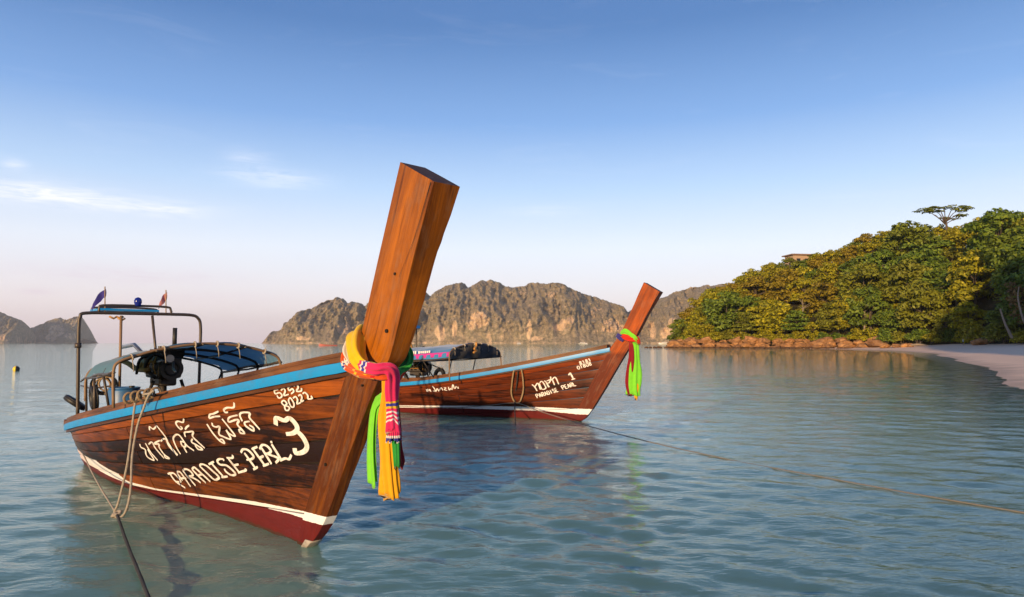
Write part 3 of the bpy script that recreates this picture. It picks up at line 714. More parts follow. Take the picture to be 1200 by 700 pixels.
# pale driftwood log on the sand
q = at_y(1077, 405, 176); g = G()
g.tube([(-2.0, 0, .2), (-.6, .2, .35), (.8, 0, .3), (2.0, -.3, .12)], [.22, .26, .2, .08], 8, sub=3); g.tube([(.2, 0, .3), (.6, .5, .8), (.9, .6, 1.1)], [.1, .07, .03], 6)
o = g.build('driftwood_log', M_barkp); o.location = (q[0], q[1], q[2] - .1); tag(o, 'pale driftwood log lying on the sand before the bushes', 'driftwood')
# thin pale trunks leaning out over the upper beach
for nm, pts, lb in (('leaning_tree', [(1186, 396), (1178, 380), (1172, 362)], 'bare pale trunk leaning out above the upper beach beside the dry tree'), ('forked_tree', [(1209, 390), (1199, 374), (1193, 350), (1194, 336)], 'forked bare trunk standing by the brown dry tree')):
    g = G(); P = [at_y(a, b, 134) for a, b in pts]; g.tube(P, [.28, .2, .14, .08][:len(P)], 7, sub=3); o = g.build(nm, M_barkp, recenter=True); tag(o, lb, 'tree')

# ------------------------------------------------------------------ person on the sand
def person():
    q = at_y(1129, 404.6, 165); z0 = float(ground_z(np.array([q[0]]), np.array([q[1]]))[0])
    J = [(0, 0, .93), (0, .01, 1.15), (0, .02, 1.40), (0, .02, 1.50), (0, -.01, 1.58), (0, -.02, 1.68), (0, -.01, 1.74),
         (-.19, .02, 1.41), (-.25, .03, 1.14), (-.24, -.07, .90), (-.24, -.10, .80), (.19, .02, 1.41), (.25, .05, 1.14), (.23, -.04, .90), (.23, -.07, .80),
         (-.10, 0, .88), (-.11, -.04, .48), (-.11, .02, .08), (-.11, -.14, .03), (.10, 0, .88), (.12, .06, .49), (.12, .12, .08), (.12, -.02, .03)]
    Ed = [(0, 1), (1, 2), (2, 3), (3, 4), (4, 5), (5, 6), (2, 7), (7, 8), (8, 9), (9, 10), (2, 11), (11, 12), (12, 13), (13, 14), (0, 15), (15, 16), (16, 17), (17, 18), (0, 19), (19, 20), (20, 21), (21, 22)]
    rad = [.14, .13, .15, .055, .075, .095, .06, .065, .048, .036, .04, .065, .048, .036, .04, .095, .062, .042, .035, .095, .062, .042, .035]
    me = bpy.data.meshes.new('person'); me.from_pydata(J, Ed, [])
    o = bpy.data.objects.new('person', me); link(o); bpy.context.view_layer.objects.active = o
    md = o.modifiers.new('skin', 'SKIN'); 
    for sv, r_ in zip(me.skin_vertices[0].data, rad): sv.radius = (r_, r_ * .82)
    me.skin_vertices[0].data[0].use_root = True
    o.modifiers.new('sub', 'SUBSURF').levels = 2; o.modifiers['sub'].render_levels = 2
    m = bpy.data.materials.new('clothed_person'); m.use_nodes = True; t = NT(m.node_tree)
    oc = t.add('ShaderNodeTexCoord').outputs['Object']; zz = t.add('ShaderNodeSeparateXYZ', i={0: oc}).outputs[2]
    xx = t.math('ABSOLUTE', t.add('ShaderNodeSeparateXYZ', i={0: oc}).outputs[0])
    c = t.ramp(t.math('MULTIPLY', zz, .5), [(.0, (.30, .17, .11)), (.26, (.07, .06, .06)), (.475, (.50, .60, .68)), (.745, (.32, .18, .12)), (.83, (.02, .014, .01))], 'CONSTANT')
    b = t.add('ShaderNodeBsdfPrincipled', i={'Base Color': c, 'Roughness': .8}); t.add('ShaderNodeOutputMaterial', i={0: b.outputs[0]})
    me.materials.append(m); o.location = (q[0], q[1], z0); o.rotation_euler.z = R(40)
    tag(o, 'person in a pale blue top and dark shorts standing on the sand', 'person')
person()

# ================================================================== longtail boats
class Boat:
    def __init__(s, name, label, toe, ang, sheer_px, stem_px, LA, hullmat, prowmat, stripe_up, stripe_lo, tones):
        s.O = on_z(*toe); s.th = R(ang); s.LA = LA
        s.fwd = np.array([math.cos(s.th), -math.sin(s.th), 0]); s.n = -s.fwd
        s.t = np.array([-math.sin(s.th), -math.cos(s.th), 0])          # starboard
        s.hm, s.pm, s.tones = hullmat, prowmat, tones
        def thick(p, tab):
            z = s.pb(*p, .09)[1]; return s.pb(*p, float(np.interp(z, [-.4, .3, 1.5, 1.9, 3.3], tab)))
        s.stem = [(thick(a, [.05, .095, .10, .10, .125]), thick(f_, [.04, .05, .07, .085, .125])) for a, f_ in stem_px]
        za = [q[0][1] for q in s.stem]; aa = [q[0][0] for q in s.stem]
        k = (aa[1] - aa[0]) / (za[1] - za[0])
        s.a0z = ([-.45] + za, [aa[0] + k * (-.45 - za[0])] + aa)
        pts = []
        for p in sheer_px:
            best = None
            for a in np.linspace(-1.6, LA + 1.5, 1200):
                q = s.pb(p[0], p[1], s.bs(a)); e = abs(q[0] - a)
                if best is None or e < best[0]: best = (e, a, q[1])
            pts.append(best[1:])
        pts = np.array(pts); s.poly = np.polyfit(pts[:, 0], pts[:, 1], 3)
        print(name, 'sheer', [(round(float(a), 2), round(float(b), 2)) for a, b in pts])
        s.root = empty(name, s.O, -s.th); tag(s.root, label, 'boat', 'longtail boats moored in the bay')
        # dense lookup for painting on the hull
        U, V_ = np.meshgrid(np.linspace(0, 1, 241), np.linspace(.25, 1, 121)); H_ = s.hull(U, V_); s.gU, s.gV = U, V_
        Wd = s.world(np.stack(H_, -1)); s.gx, s.gy = project(Wd)
        s.su = sorted(s.px_hull(*p)[2:] for p in stripe_up); s.sl = sorted(s.px_hull(*p)[2:] for p in stripe_lo)
        s.build()
    # --- frames
    def world(s, abz): abz = np.asarray(abz, float); return s.O + s.n * abz[..., 0:1] + s.t * abz[..., 1:2] + np.array([0, 0, 1.0]) * abz[..., 2:3]
    def loc(s, a, b, z): return np.array([-a, -b, z])
    def pb(s, px, py, b):
        r = ray(px, py); k = ((s.O + s.t * b - CAM) @ s.t) / (r @ s.t); w_ = CAM + r * k; return float((w_ - s.O) @ s.n), float(w_[2])
    def pa(s, px, py, a):
        r = ray(px, py); k = ((s.O + s.n * a - CAM) @ s.n) / (r @ s.n); w_ = CAM + r * k; return float((w_ - s.O) @ s.t), float(w_[2])
    def Lb(s, px, py, b): a, z = s.pb(px, py, b); return s.loc(a, b, z)
    def La(s, px, py, a): b, z = s.pa(px, py, a); return s.loc(a, b, z)
    # --- hull form
    def bs(s, a):
        x = np.clip((np.asarray(a, float) + .95) / (s.LA + .95), 0, 1)
        return np.interp(x, [0, .06, .12, .18, .25, .32, .4, .48, .56, .64, .72, .8, .88, .94, 1], [.09, .24, .37, .49, .615, .72, .81, .875, .91, .92, .905, .865, .795, .73, .65])
    def bw(s, a):
        x = np.clip((np.asarray(a, float) + .1) / (s.LA - .5), 0, 1)
        return np.interp(x, [0, .1, .2, .3, .4, .5, .6, .7, .8, .9, 1], [.05, .065, .10, .17, .27, .39, .49, .545, .56, .54, .49])
    def zs(s, a): return np.polyval(s.poly, np.clip(a, -1.2, s.LA))
    def hull(s, u, v):
        an = -.95 + u * (s.LA + .95); zk = -.45; top = s.zs(an)
        z = zk + (top - zk) * v
        a0 = np.interp(z, *s.a0z); a1 = s.LA - .55 + .55 * np.clip(z / .72, -.5, 1.2)
        a = a0 * (1 - u) + a1 * u
        B, Wl = s.bs(an), np.minimum(s.bw(a), s.bs(an) * .93)
        f_ = np.clip(z / np.maximum(top, .1), 0, 1.2)
        b = np.where(z > 0, Wl + (B - Wl) * (f_ ** .92), Wl * np.sqrt(np.clip(1 + z / .5, 0.02, 1)))
        taper = sstep(0, .03, u); b = b * taper + np.minimum(b, .085) * (1 - taper)
        return a, b, z
    def normal(s, u, v, h=1e-3):
        p = np.stack(s.hull(u, v), -1); pu = np.stack(s.hull(np.minimum(u + h, 1), v), -1) - np.stack(s.hull(np.maximum(u - h, 0), v), -1)
        pv = np.stack(s.hull(u, np.minimum(v + h, 1)), -1) - np.stack(s.hull(u, np.maximum(v - h, 0)), -1)
        n = np.cross(pu, pv); n /= np.linalg.norm(n, axis=-1, keepdims=True) + 1e-12
        n = np.where(n[..., 1:2] < 0, -n, n); return p, n
    def px_hull(s, px, py):
        d = (s.gx - px) ** 2 + (s.gy - py) ** 2; k = np.unravel_index(np.argmin(d), d.shape); u, v = float(s.gU[k]), float(s.gV[k])
        for _ in range(8):
            def pr(u_, v_): x, y = project(s.world(np.array(s.hull(np.array(u_), np.array(v_))))); return np.array([float(x), float(y)])
            e = np.array([px, py]) - pr(u, v); h = 1e-3
            J = np.stack([(pr(u + h, v) - pr(u, v)) / h, (pr(u, v + h) - pr(u, v)) / h], 1)
            try: du = np.linalg.solve(J, e)
            except Exception: break
            du = np.clip(du, -.03, .03); u = float(np.clip(u + du[0], 0, 1)); v = float(np.clip(v + du[1], .2, 1.03))
        a, b, z = s.hull(np.array(u), np.array(v)); return u, v, float(a), float(z)
    def part(s, g, name, m, parent=None, smooth=40, **kw): return g.build(name, m, parent or s.root, smooth, **kw)
    # --- hull pieces
    def strake(s, u0, u1, v0, v1, side, tone):
        nu, nv = max(4, int(70 * (u1 - u0))), 5
        U, V_ = np.meshgrid(np.linspace(u0, u1, nu), np.linspace(v0, v1, nv))
        P, N = s.normal(U, V_)
        row = np.abs(np.linspace(-1, 1, nv))[:, None, None]
        out = P + N * (.004 - .006 * (row > .9)); inn = P - N * .024
        def L(q): return np.stack([-q[..., 0], -q[..., 1] * side, q[..., 2]], -1).reshape(-1, 3)
        vo, vi = L(out), L(inn); V3 = np.concatenate([vo, vi]); k = nu * nv
        fs = []
        id_ = lambda i, j: i * nu + j
        for i in range(nv - 1):
            for j in range(nu - 1):
                q = (id_(i, j), id_(i, j + 1), id_(i + 1, j + 1), id_(i + 1, j)); fs.append(q if side > 0 else q[::-1]); r_ = tuple(x + k for x in q)[::-1]; fs.append(r_ if side > 0 else r_[::-1])
        loop = [id_(0, j) for j in range(nu)] + [id_(i, nu - 1) for i in range(1, nv)] + [id_(nv - 1, j) for j in range(nu - 2, -1, -1)] + [id_(i, 0) for i in range(nv - 2, 0, -1)]
        for x, y in zip(loop, loop[1:] + loop[:1]):
            q = (y, x, x + k, y + k); fs.append(q if side > 0 else q[::-1])
        a, z = P[..., 0].ravel(), P[..., 2].ravel()
        up = np.interp(a, [q[0] for q in s.su], [q[1] for q in s.su]); lo = np.interp(a, [q[0] for q in s.sl], [q[1] for q in s.sl])
        st = (z - lo) / np.maximum(up - lo, .01)
        wear = sstep(s.LA - 2.0, s.LA - .3, a) * .85
        uv = np.stack([a, z + V_.ravel() * 0], -1)
        dbl = lambda q: np.concatenate([q, q])
        return mesh('plank', V3, fs, s.hm, s.root, uv=dbl(uv), smooth=50, attrs={'stripe': dbl(st), 'tone': np.full(2 * k, tone), 'wear': dbl(wear)})
    def sweep(s, name, m, side, prof, a_from=0.0, u0=0.0, u1=1.0, n=70, parent=None):
        """prof: list of (outward, up) points swept along the sheer"""
        g = G(); us = np.linspace(u0, u1, n); vs = []; uv = []
        for u in us:
            P, N = s.normal(np.array(u), np.array(1.0)); nb = np.array([N[0], N[1], 0]); nb /= np.linalg.norm(nb) + 1e-9
            for k, (o_, up) in enumerate(prof):
                q = P + nb * o_ + np.array([0, 0, up]); vs.append((-q[0], -q[1] * side, q[2])); uv.append((float(P[0]), up + o_))
        m_ = len(prof); fs = []
        for i in range(n - 1):
            for k in range(m_):
                q = (i * m_ + k, i * m_ + (k + 1) % m_, (i + 1) * m_ + (k + 1) % m_, (i + 1) * m_ + k); fs.append(q if side < 0 else q[::-1])
        fs.append(tuple(range(m_))); fs.append(tuple((n - 1) * m_ + k for k in range(m_))[::-1])
        g.add(vs, fs, uv); return g.build(name, m, parent or s.root, 30)
    def build(s):
        VB = [0, .20, .34, .46, .57, .67, .765, .86, .945]
        for side in (1, -1):
            for j in range(len(VB) - 1):
                cut = [0.0, .30 + .17 * ((j * 2 + (side > 0)) % 4) , 1.0]
                for k in range(2):
                    s.strake(cut[k] + (.0012 if k else 0), cut[k + 1] - (.0012 if not k else 0), VB[j] + .0034, VB[j + 1] - .0034, side, s.tones[j] + (.06 if (j + k) % 2 else -.03))
        # lining behind the planks, both sides one part
        g = G(); nu, nv = 60, 14
        for side in (1, -1):
            U, V_ = np.meshgrid(np.linspace(0, 1, nu), np.linspace(0, .985, nv)); P, N = s.normal(U, V_); q = P - N * .027
            v3 = np.stack([-q[..., 0], -q[..., 1] * side, q[..., 2]], -1).reshape(-1, 3)
            g.add(v3, [(i * nu + j, i * nu + j + 1, (i + 1) * nu + j + 1, (i + 1) * nu + j) for i in range(nv - 1) for j in range(nu - 1)])
        s.part(g, 'lining', M_dark if s.hm is M_hull else M_bin)
        # sheer strake, blue rubbing strip, brown capping
        for side in (1, -1):
            s.sweep('sheer_plank', s.hm2(), side, [(-.02, -.13), (.012, -.13), (.012, -.085), (-.02, -.085)])
            s.sweep('rub_rail', M_blue, side, [(-.02, -.094), (.042, -.094), (.046, -.05), (.042, -.004), (-.02, -.004)], u0=.004)
            s.sweep('cap_rail', M_rail, side, [(-.10, 0.0), (.030, 0.0), (.030, .045), (.012, .052), (.012, .086), (-.10, .086)], u0=.012)
        # transom
        vs = np.linspace(0, 1, 12); P = np.stack(s.hull(np.full(12, 1.0), vs), -1); g = G(); v3 = []; uv = []
        for q in P:
            for f_ in np.linspace(-1, 1, 7): v3.append((-q[0] + .01, q[1] * f_, q[2])); uv.append((q[1] * f_, q[2]))
        g.add(v3, [(i * 7 + j, i * 7 + j + 1, (i + 1) * 7 + j + 1, (i + 1) * 7 + j) for i in range(11) for j in range(6)], uv)
        s.part(g, 'transom', M_rail)
        g = G(); q = s.hull(np.array(1.0), np.array(1.0)); g.box((-float(q[0]) + .05, 0, float(q[2]) + .03), (.12, 2 * float(q[1]) + .1, .10)); s.part(g, 'stern_rail', M_rail)
        # floor boards
        k_ = 0
        for b0 in np.arange(-.75, .76, .19):
            g = G(); av = np.linspace(.9, s.LA - .55, 24)
            keep = [a for a in av if float(s.bw(a)) - .03 > abs(b0) + .09]
            if len(keep) < 3: continue
            a0_, a1_ = keep[0], keep[-1]; g.box((-(a0_ + a1_) / 2, b0, .15), (a1_ - a0_, .18, .025)); s.part(g, 'floor_board', M_deck)
        # foredeck and thwarts
        for a in (.15, 1.6, 2.9, 4.2, 5.5):
            z = float(s.zs(a)) - .22; g = G(); zt = float(s.zs(a)); bb = float(s.bw(a)) + (float(s.bs(a)) - float(s.bw(a))) * (max(z - .03, 0) / zt) ** .92 - .17; g.box((-a, 0, z), (.22, 2 * bb, .035)); s.part(g, 'thwart', M_deck)
        g = G(); us = np.linspace(.01, .17, 14); v3 = []; uv = []
        for u in us:
            q = s.hull(np.array(u), np.array(1.0))
            for f_ in (-1, 0, 1): v3.append((-float(q[0]), float(q[1]) * f_ * .96, float(q[2]) - .05)); uv.append((float(q[0]), f_ * .3))
        g.add(v3, [(i * 3 + j, i * 3 + j + 1, (i + 1) * 3 + j + 1, (i + 1) * 3 + j) for i in range(13) for j in range(2)], uv); s.part(g, 'foredeck', M_deck)
        # stem post
        st = s.stem; A0, F0 = np.array(st[0][0]), np.array(st[0][1]); d = (np.array(st[1][0]) - A0); d /= d[1]
        ext = [(A0 + d * (-.50 - A0[1]), np.array([F0[0] + .85, -.42])), (A0 + d * (-.03 - A0[1]), np.array([F0[0] + .34, -.03]))]
        A = [e[0] for e in ext] + [np.array(q[0]) for q in st]; Fo = [e[1] for e in ext] + [np.array(q[1]) for q in st]
        A = [np.array([p[0], p[1], 0]) for p in A]; Fo = [np.array([p[0], p[1], 0]) for p in Fo]
        A, _ = crom(A, [1] * len(A), 9); Fo, _ = crom(Fo, [1] * len(Fo), 9)
        v3 = []; uv = []; L_ = 0; n = len(A)
        for i in range(n):
            z = A[i][1]; x = i / (n - 1); ta = float(np.interp(z, [-.4, .3, 1.5, 1.9, 3.3], [.05, .095, .10, .10, .125])); tf = float(np.interp(z, [-.4, .3, 1.5, 1.9, 3.3], [.04, .05, .07, .085, .125]))
            if i: L_ += np.linalg.norm(A[i][:2] - A[i - 1][:2])
            wid = np.linalg.norm(A[i][:2] - Fo[i][:2])
            for (p, b, w_) in ((A[i], ta, 0), (A[i] * .5 + Fo[i] * .5, (ta + tf) / 2 + .006, wid * .5), (Fo[i], tf, wid), (Fo[i], -tf, wid + .2), (A[i] * .5 + Fo[i] * .5, -(ta + tf) / 2 - .006, wid * 1.5 + .2), (A[i], -ta, 2 * wid + .2)):
                kq = len(v3) % 6; jt = .010 * mnoise.noise(Vector((L_ * 2.3, kq * 5.1, 1.0))) + .005 * mnoise.noise(Vector((L_ * 9, kq * 3.7, 4.0)))
                v3.append((-p[0] + jt, -b - jt * .6 * (1 if b > 0 else -1), p[1])); uv.append((L_, w_))
        fs = []
        for i in range(n - 1):
            for k in range(6): fs.append((i * 6 + k, i * 6 + (k + 1) % 6, (i + 1) * 6 + (k + 1) % 6, (i + 1) * 6 + k))
        fs.append(tuple(range(6))[::-1])
        g = G(); g.add(v3, fs, uv)
        top = [(n - 1) * 6 + k for k in range(6)]; g.f.append(tuple(top))
        vv = np.array(g.v); va_, vz_ = -vv[:, 0], vv[:, 2]
        k0 = min(s.su, key=lambda q: q[0]); k1 = min(s.sl, key=lambda q: q[0])
        zu, zl = k0[1] + .012, k1[1] + .0
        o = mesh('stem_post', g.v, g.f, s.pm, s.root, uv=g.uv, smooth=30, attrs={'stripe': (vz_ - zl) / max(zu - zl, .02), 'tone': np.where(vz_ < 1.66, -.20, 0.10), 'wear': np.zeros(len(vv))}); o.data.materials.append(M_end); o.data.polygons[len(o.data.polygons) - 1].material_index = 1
        md = o.modifiers.new('bevel', 'BEVEL'); md.width = .022; md.segments = 3; md.limit_method = 'ANGLE'; md.angle_limit = R(35)
        s.stemA, s.stemF = A, Fo
    def hm2(s):
        key = s.hm.name + '_sheer'
        if key not in MATS:
            MATS[key] = wood(key, (.03, .010, .004), (.20, .07, .016) if s.hm is M_hull else (.14, .035, .01))
        return MATS[key]
    # --- lettering painted on the hull
    def letters(s, strokes, counts, w_, m, name='letter', **kw):
        k = 0
        for c_ in counts: s.paint(strokes[k:k + c_], w_, name, m, **kw); k += c_
        assert k == len(strokes)
    def paint(s, strokes, w_, name, m, label=None, taper=.75, off=.0085, stuff=False):
        g = G()
        for st in strokes:
            if len(st) < 2: continue
            Q = [np.array([p[0], p[1], 0.0]) for p in st]
            if len(Q) > 2: Q, _ = crom(Q, [1] * len(Q), 5)
            else: Q = [Q[0] + (Q[1] - Q[0]) * t_ for t_ in np.linspace(0, 1, 5)]
            uvs = [s.px_hull(q[0], q[1])[:2] for q in Q]
            P, N = s.normal(np.array([u for u, v in uvs]), np.array([v for u, v in uvs])); P = P + N * off
            n = len(P); v3 = []
            for i in range(n):
                T = P[min(i + 1, n - 1)] - P[max(i - 1, 0)]; T /= np.linalg.norm(T) + 1e-9; S = np.cross(N[i], T); S /= np.linalg.norm(S) + 1e-9
                e = i / (n - 1); ww = w_ * .5 * (taper + (1 - taper) * math.sin(math.pi * min(max(e, .02), .98)) ** .5) * (.66 + .52 * abs(float(T[2])))
                for sg in (1, -1): q = P[i] + S * ww * sg; v3.append((-q[0], -q[1], q[2]))
            fs = [(2 * i, 2 * i + 1, 2 * i + 3, 2 * i + 2) for i in range(n - 1)]
            g.add(v3, fs)
        o = g.build(name, m, s.root, True)
        if label: o['label'] = label
        if stuff: o['kind'] = 'stuff'
        return o
    # --- superstructure
    def tube(s, pts, r, name, m, parent=None, n=8, sub=0, **kw):
        g = G(); g.tube(pts, r, n, sub=sub, **kw); return s.part(g, name, m, parent, True)

SIMPLE = {'P': [[(0, 0), (0, 1)], [(0, 1), (.7, 1), (.75, .6), (0, .5)]], 'A': [[(0, 0), (.4, 1)], [(.4, 1), (.8, 0)], [(.15, .4), (.65, .4)]],
          'R': [[(0, 0), (0, 1)], [(0, 1), (.7, 1), (.7, .6), (0, .5)], [(.3, .5), (.8, 0)]], 'D': [[(0, 0), (0, 1)], [(0, 1), (.6, .9), (.75, .5), (.6, .1), (0, 0)]],
          'I': [[(.35, 0), (.35, 1)]], 'S': [[(.75, .85), (.4, 1), (.05, .8), (.4, .5), (.75, .25), (.4, 0), (0, .15)]], 'E': [[(.7, 1), (0, 1)], [(0, 1), (0, 0)], [(0, 0), (.75, 0)], [(0, .5), (.55, .5)]],
          'L': [[(0, 1), (0, 0)], [(0, 0), (.7, 0)]], '0': [[(.4, 1), (.05, .75), (.05, .25), (.4, 0), (.75, .25), (.75, .75), (.4, 1)]], '1': [[(.15, .8), (.4, 1)], [(.4, 1), (.4, 0)]],
          '8': [[(.4, .55), (.1, .75), (.4, 1), (.7, .75), (.4, .55), (.05, .25), (.4, 0), (.75, .25), (.4, .55)]], ' ': []}
def line_text(txt, bl, br, tl):
    """strokes in photo pixels for txt laid in the parallelogram bl, br, tl"""
    bl, br, tl = (np.array(q, float) for q in (bl, br, tl)); n = len(txt); out = []
    for i, ch in enumerate(txt):
        for st in SIMPLE[ch]: out.append([tuple(bl + (br - bl) * ((i + x * .9) / n) + (tl - bl) * y) for x, y in st])
    return out
def zoomed(x0, y0, sc_, *sts): return [[(x0 + x / sc_, y0 + y / sc_) for x, y in st] for st in sts]

# ------------------------------------------------------------------ near boat
b1 = Boat('longtail_boat', 'brown varnished longtail boat with white lettering and the numeral three', (362, 638), 46,
          [(79, 497), (110, 491), (152, 482), (196, 471.5), (240, 461), (290, 450), (340, 440), (397, 426), (420, 421.5)],
          [((357, 600), (380, 612)), ((382, 517), (413, 522)), ((405, 440), (445, 440)), ((421, 399), (459, 412)), ((445, 295), (482, 314)), ((469, 190), (509, 213))],
          6.9, M_hull, M_prow,
          [(96, 531), (112, 540), (135, 553.5), (150, 564), (185, 573), (239, 580), (300, 588), (340, 596), (372, 602)],
          [(100, 541), (112, 549), (131, 559), (152, 567.5), (185, 575), (239, 583), (300, 593), (340, 602.5), (372, 611)],
          [.0, .0, -.02, -.22, -.30, -.24, -.02, .17])
R1 = zoomed(160, 470, 8.756,
            [(40, 438), (52, 472), (95, 495), (104, 545), (130, 580), (186, 603), (140, 528), (122, 492)], [(98, 430), (150, 520), (224, 606)], [(130, 442), (166, 420), (200, 480), (290, 586)],
            [(190, 440), (200, 425), (246, 402)], [(190, 440), (240, 440), (238, 470), (290, 545), (345, 585), (305, 580), (290, 545)], [(255, 410), (285, 385), (312, 395), (340, 460), (424, 556)],
            [(140, 298), (142, 262), (180, 285), (213, 250)], [(213, 250), (300, 360), (340, 440), (430, 552)],
            [(458, 542), (420, 480), (384, 385), (415, 342), (455, 358), (520, 450), (597, 506)], [(458, 410), (500, 425), (508, 465), (475, 455), (458, 410)], [(490, 470), (524, 527)],
            [(508, 365), (500, 322), (540, 314), (590, 312), (582, 360), (640, 420), (706, 480)], [(582, 384), (572, 418), (625, 450), (684, 492), (640, 492), (606, 450)], [(505, 290), (520, 266), (548, 246)],
            [(492, 180), (482, 216), (430, 205), (412, 232), (456, 286), (474, 270), (452, 258)])
R2 = zoomed(235, 460, 10.0,
            [(82, 366), (150, 470), (230, 560), (288, 592), (266, 550), (232, 546)],
            [(143, 352), (152, 386), (190, 402), (232, 396), (224, 480), (265, 510), (362, 542), (310, 440), (345, 480), (414, 506), (335, 400), (260, 306)],
            [(108, 302), (116, 258), (160, 246), (218, 218)], [(108, 302), (170, 280), (238, 276)],
            [(442, 262), (345, 290), (340, 342), (430, 315), (458, 330), (440, 370), (490, 430), (524, 474), (475, 470), (462, 432), (500, 440)],
            [(402, 116), (394, 172), (320, 175), (282, 200), (300, 230), (330, 228)],
            [(497, 334), (468, 262), (500, 232), (584, 238), (580, 290), (640, 360), (704, 432)], [(584, 335), (528, 348), (540, 390), (624, 446), (626, 410), (580, 380)])
b1.letters(R1 + R2, [2, 1, 2, 1, 2, 3, 3, 1, 1, 1, 2, 1, 1, 2], .027, M_white)
R3 = zoomed(190, 530, 13.333,
            [(98, 336), (150, 318)], [(130, 330), (220, 450), (372, 552)], [(130, 330), (195, 328), (302, 448), (225, 455)],
            [(240, 318), (262, 298), (312, 330), (456, 534)], [(240, 318), (330, 440)], [(300, 402), (386, 402)],
            [(335, 285), (430, 400), (532, 517)], [(335, 285), (375, 258), (440, 285), (492, 350), (430, 372)], [(440, 375), (540, 420), (612, 472)],
            [(475, 260), (510, 233), (545, 255), (660, 360), (764, 455)], [(475, 260), (580, 370), (694, 474)], [(580, 355), (640, 338)],
            [(595, 210), (625, 183), (700, 205), (800, 290), (895, 380), (880, 412), (822, 422), (700, 310), (595, 210)],
            [(738, 186), (820, 143)], [(780, 168), (870, 270), (965, 372)], [(936, 388), (1034, 374)],
            [(978, 130), (958, 104), (900, 104), (874, 142), (920, 190), (1020, 205), (1146, 312), (1140, 352), (1080, 350), (1010, 300), (982, 255)],
            [(1018, 84), (1106, 84), (1116, 42)], [(1040, 90), (1214, 310)], [(1140, 200), (1206, 186)], [(1196, 316), (1310, 282), (1316, 250)])
R4 = zoomed(270, 500, 11.667,
            [(152, 352), (182, 308), (250, 318), (324, 400), (300, 440), (230, 452)], [(200, 356), (357, 572)], [(322, 584), (384, 548)],
            [(300, 306), (378, 272)], [(320, 308), (482, 528)], [(415, 424), (464, 398)], [(455, 534), (538, 504)],
            [(408, 306), (446, 248), (512, 264), (564, 330), (530, 362), (488, 362)], [(430, 280), (572, 508)], [(500, 366), (664, 430), (628, 494)],
            [(556, 210), (582, 206)], [(572, 236), (708, 452)], [(690, 462), (760, 432), (812, 442), (844, 382)])
b1.letters(R3 + R4, [3, 3, 3, 3, 1, 3, 1, 4, 3, 4, 3, 3], .033, M_white)
b1.paint([[(324, 498), (324.6, 489.6), (334, 492.6), (340, 490), (347, 496.5), (349, 503), (344, 507.5), (336, 508.5)], [(344, 507), (350, 506.5), (357, 514), (360.5, 523), (357, 529), (348, 531), (346, 525)]], .056, 'numeral', M_white, 'white painted numeral three', taper=.9)
R5 = zoomed(315, 442.3, 15.55,
            [(195, 214), (128, 232), (146, 290), (215, 270), (262, 310), (250, 352), (205, 366), (172, 320)], [(245, 230), (290, 195), (322, 240), (300, 322), (388, 300)],
            [(432, 150), (378, 180), (400, 232), (452, 200), (477, 250), (430, 292)], [(478, 155), (520, 128), (562, 170), (530, 242), (612, 242), (622, 188)],
            [(310, 512), (258, 452), (300, 412), (352, 470), (315, 515), (328, 580), (370, 594), (402, 552), (372, 520), (310, 512)], [(385, 392), (420, 368), (482, 470), (472, 532), (430, 522), (390, 440), (385, 392)],
            [(463, 375), (510, 343), (548, 400), (538, 474), (606, 450)], [(560, 332), (600, 308), (628, 360), (610, 434), (664, 410)], [(640, 292), (680, 268), (732, 320), (740, 384), (814, 372), (790, 328)])
b1.letters(R5, [1] * 9, .019, M_white, name='digit', off=.016)
# drying crack and old bolt holes in the prow
M_crack = mat('dark_crack', (.012, .006, .003), .9)
def on_prow(px, py): a, z = b1.pb(px, py, .122); return a, z
zt = lambda z: float(np.interp(z, [1.9, 3.3], [.10, .125])) + .006
cr = [(508.5, 214), (503, 232), (498, 248), (494, 262), (488, 280), (481, 298), (474, 314), (470, 325)]
v3 = []; n_c = len(cr)
for i_, (x_, y_) in enumerate(cr):
    a, z = on_prow(x_ - 2.5, y_); wd = .0035 * (1 - i_ / n_c) + .001
    for sg in (-1, 1): v3.append((-a + sg * wd, -zt(z) - .005, z))
g = G(); g.add(v3, [(2 * i, 2 * i + 1, 2 * i + 3, 2 * i + 2) for i in range(n_c - 1)]); b1.part(g, 'crack', M_crack)
for x_, y_, r_ in ((462, 321, .012), (451, 388, .016), (378, 545, .015), (421, 452, .010)):
    a, z = on_prow(x_, y_); bb_ = zt(z) if z > 1.9 else .096
    g = G(); g.cyl((-a, -bb_ - .006, z), (-a, -bb_ + .02, z), r_, 10); b1.part(g, 'bolt_hole', M_crack)
# grey shoe at the foot of the stem
g = G(); A, Fo = b1.stemA, b1.stemF
idx = [i for i in range(len(A)) if -.12 < Fo[i][1] < .09]
v3 = []
for i in idx:
    m1 = Fo[i] * .62 + A[i] * .38
    for p, b in ((m1, .082), (Fo[i], .058), (Fo[i] + np.array([-.012, 0, 0]), 0), (Fo[i], -.058), (m1, -.082)): v3.append((-p[0], -b - .0 * b, p[1]))
g.add(v3, [(i * 5 + k, i * 5 + k + 1, (i + 1) * 5 + k + 1, (i + 1) * 5 + k) for i in range(len(idx) - 1) for k in range(4)])
o = b1.part(g, 'stem_shoe', mat('worn_grey_paint', (.34, .31, .28), .6, dirt=.6, scale=9)); md = o.modifiers.new('t', 'SOLIDIFY'); md.thickness = .01

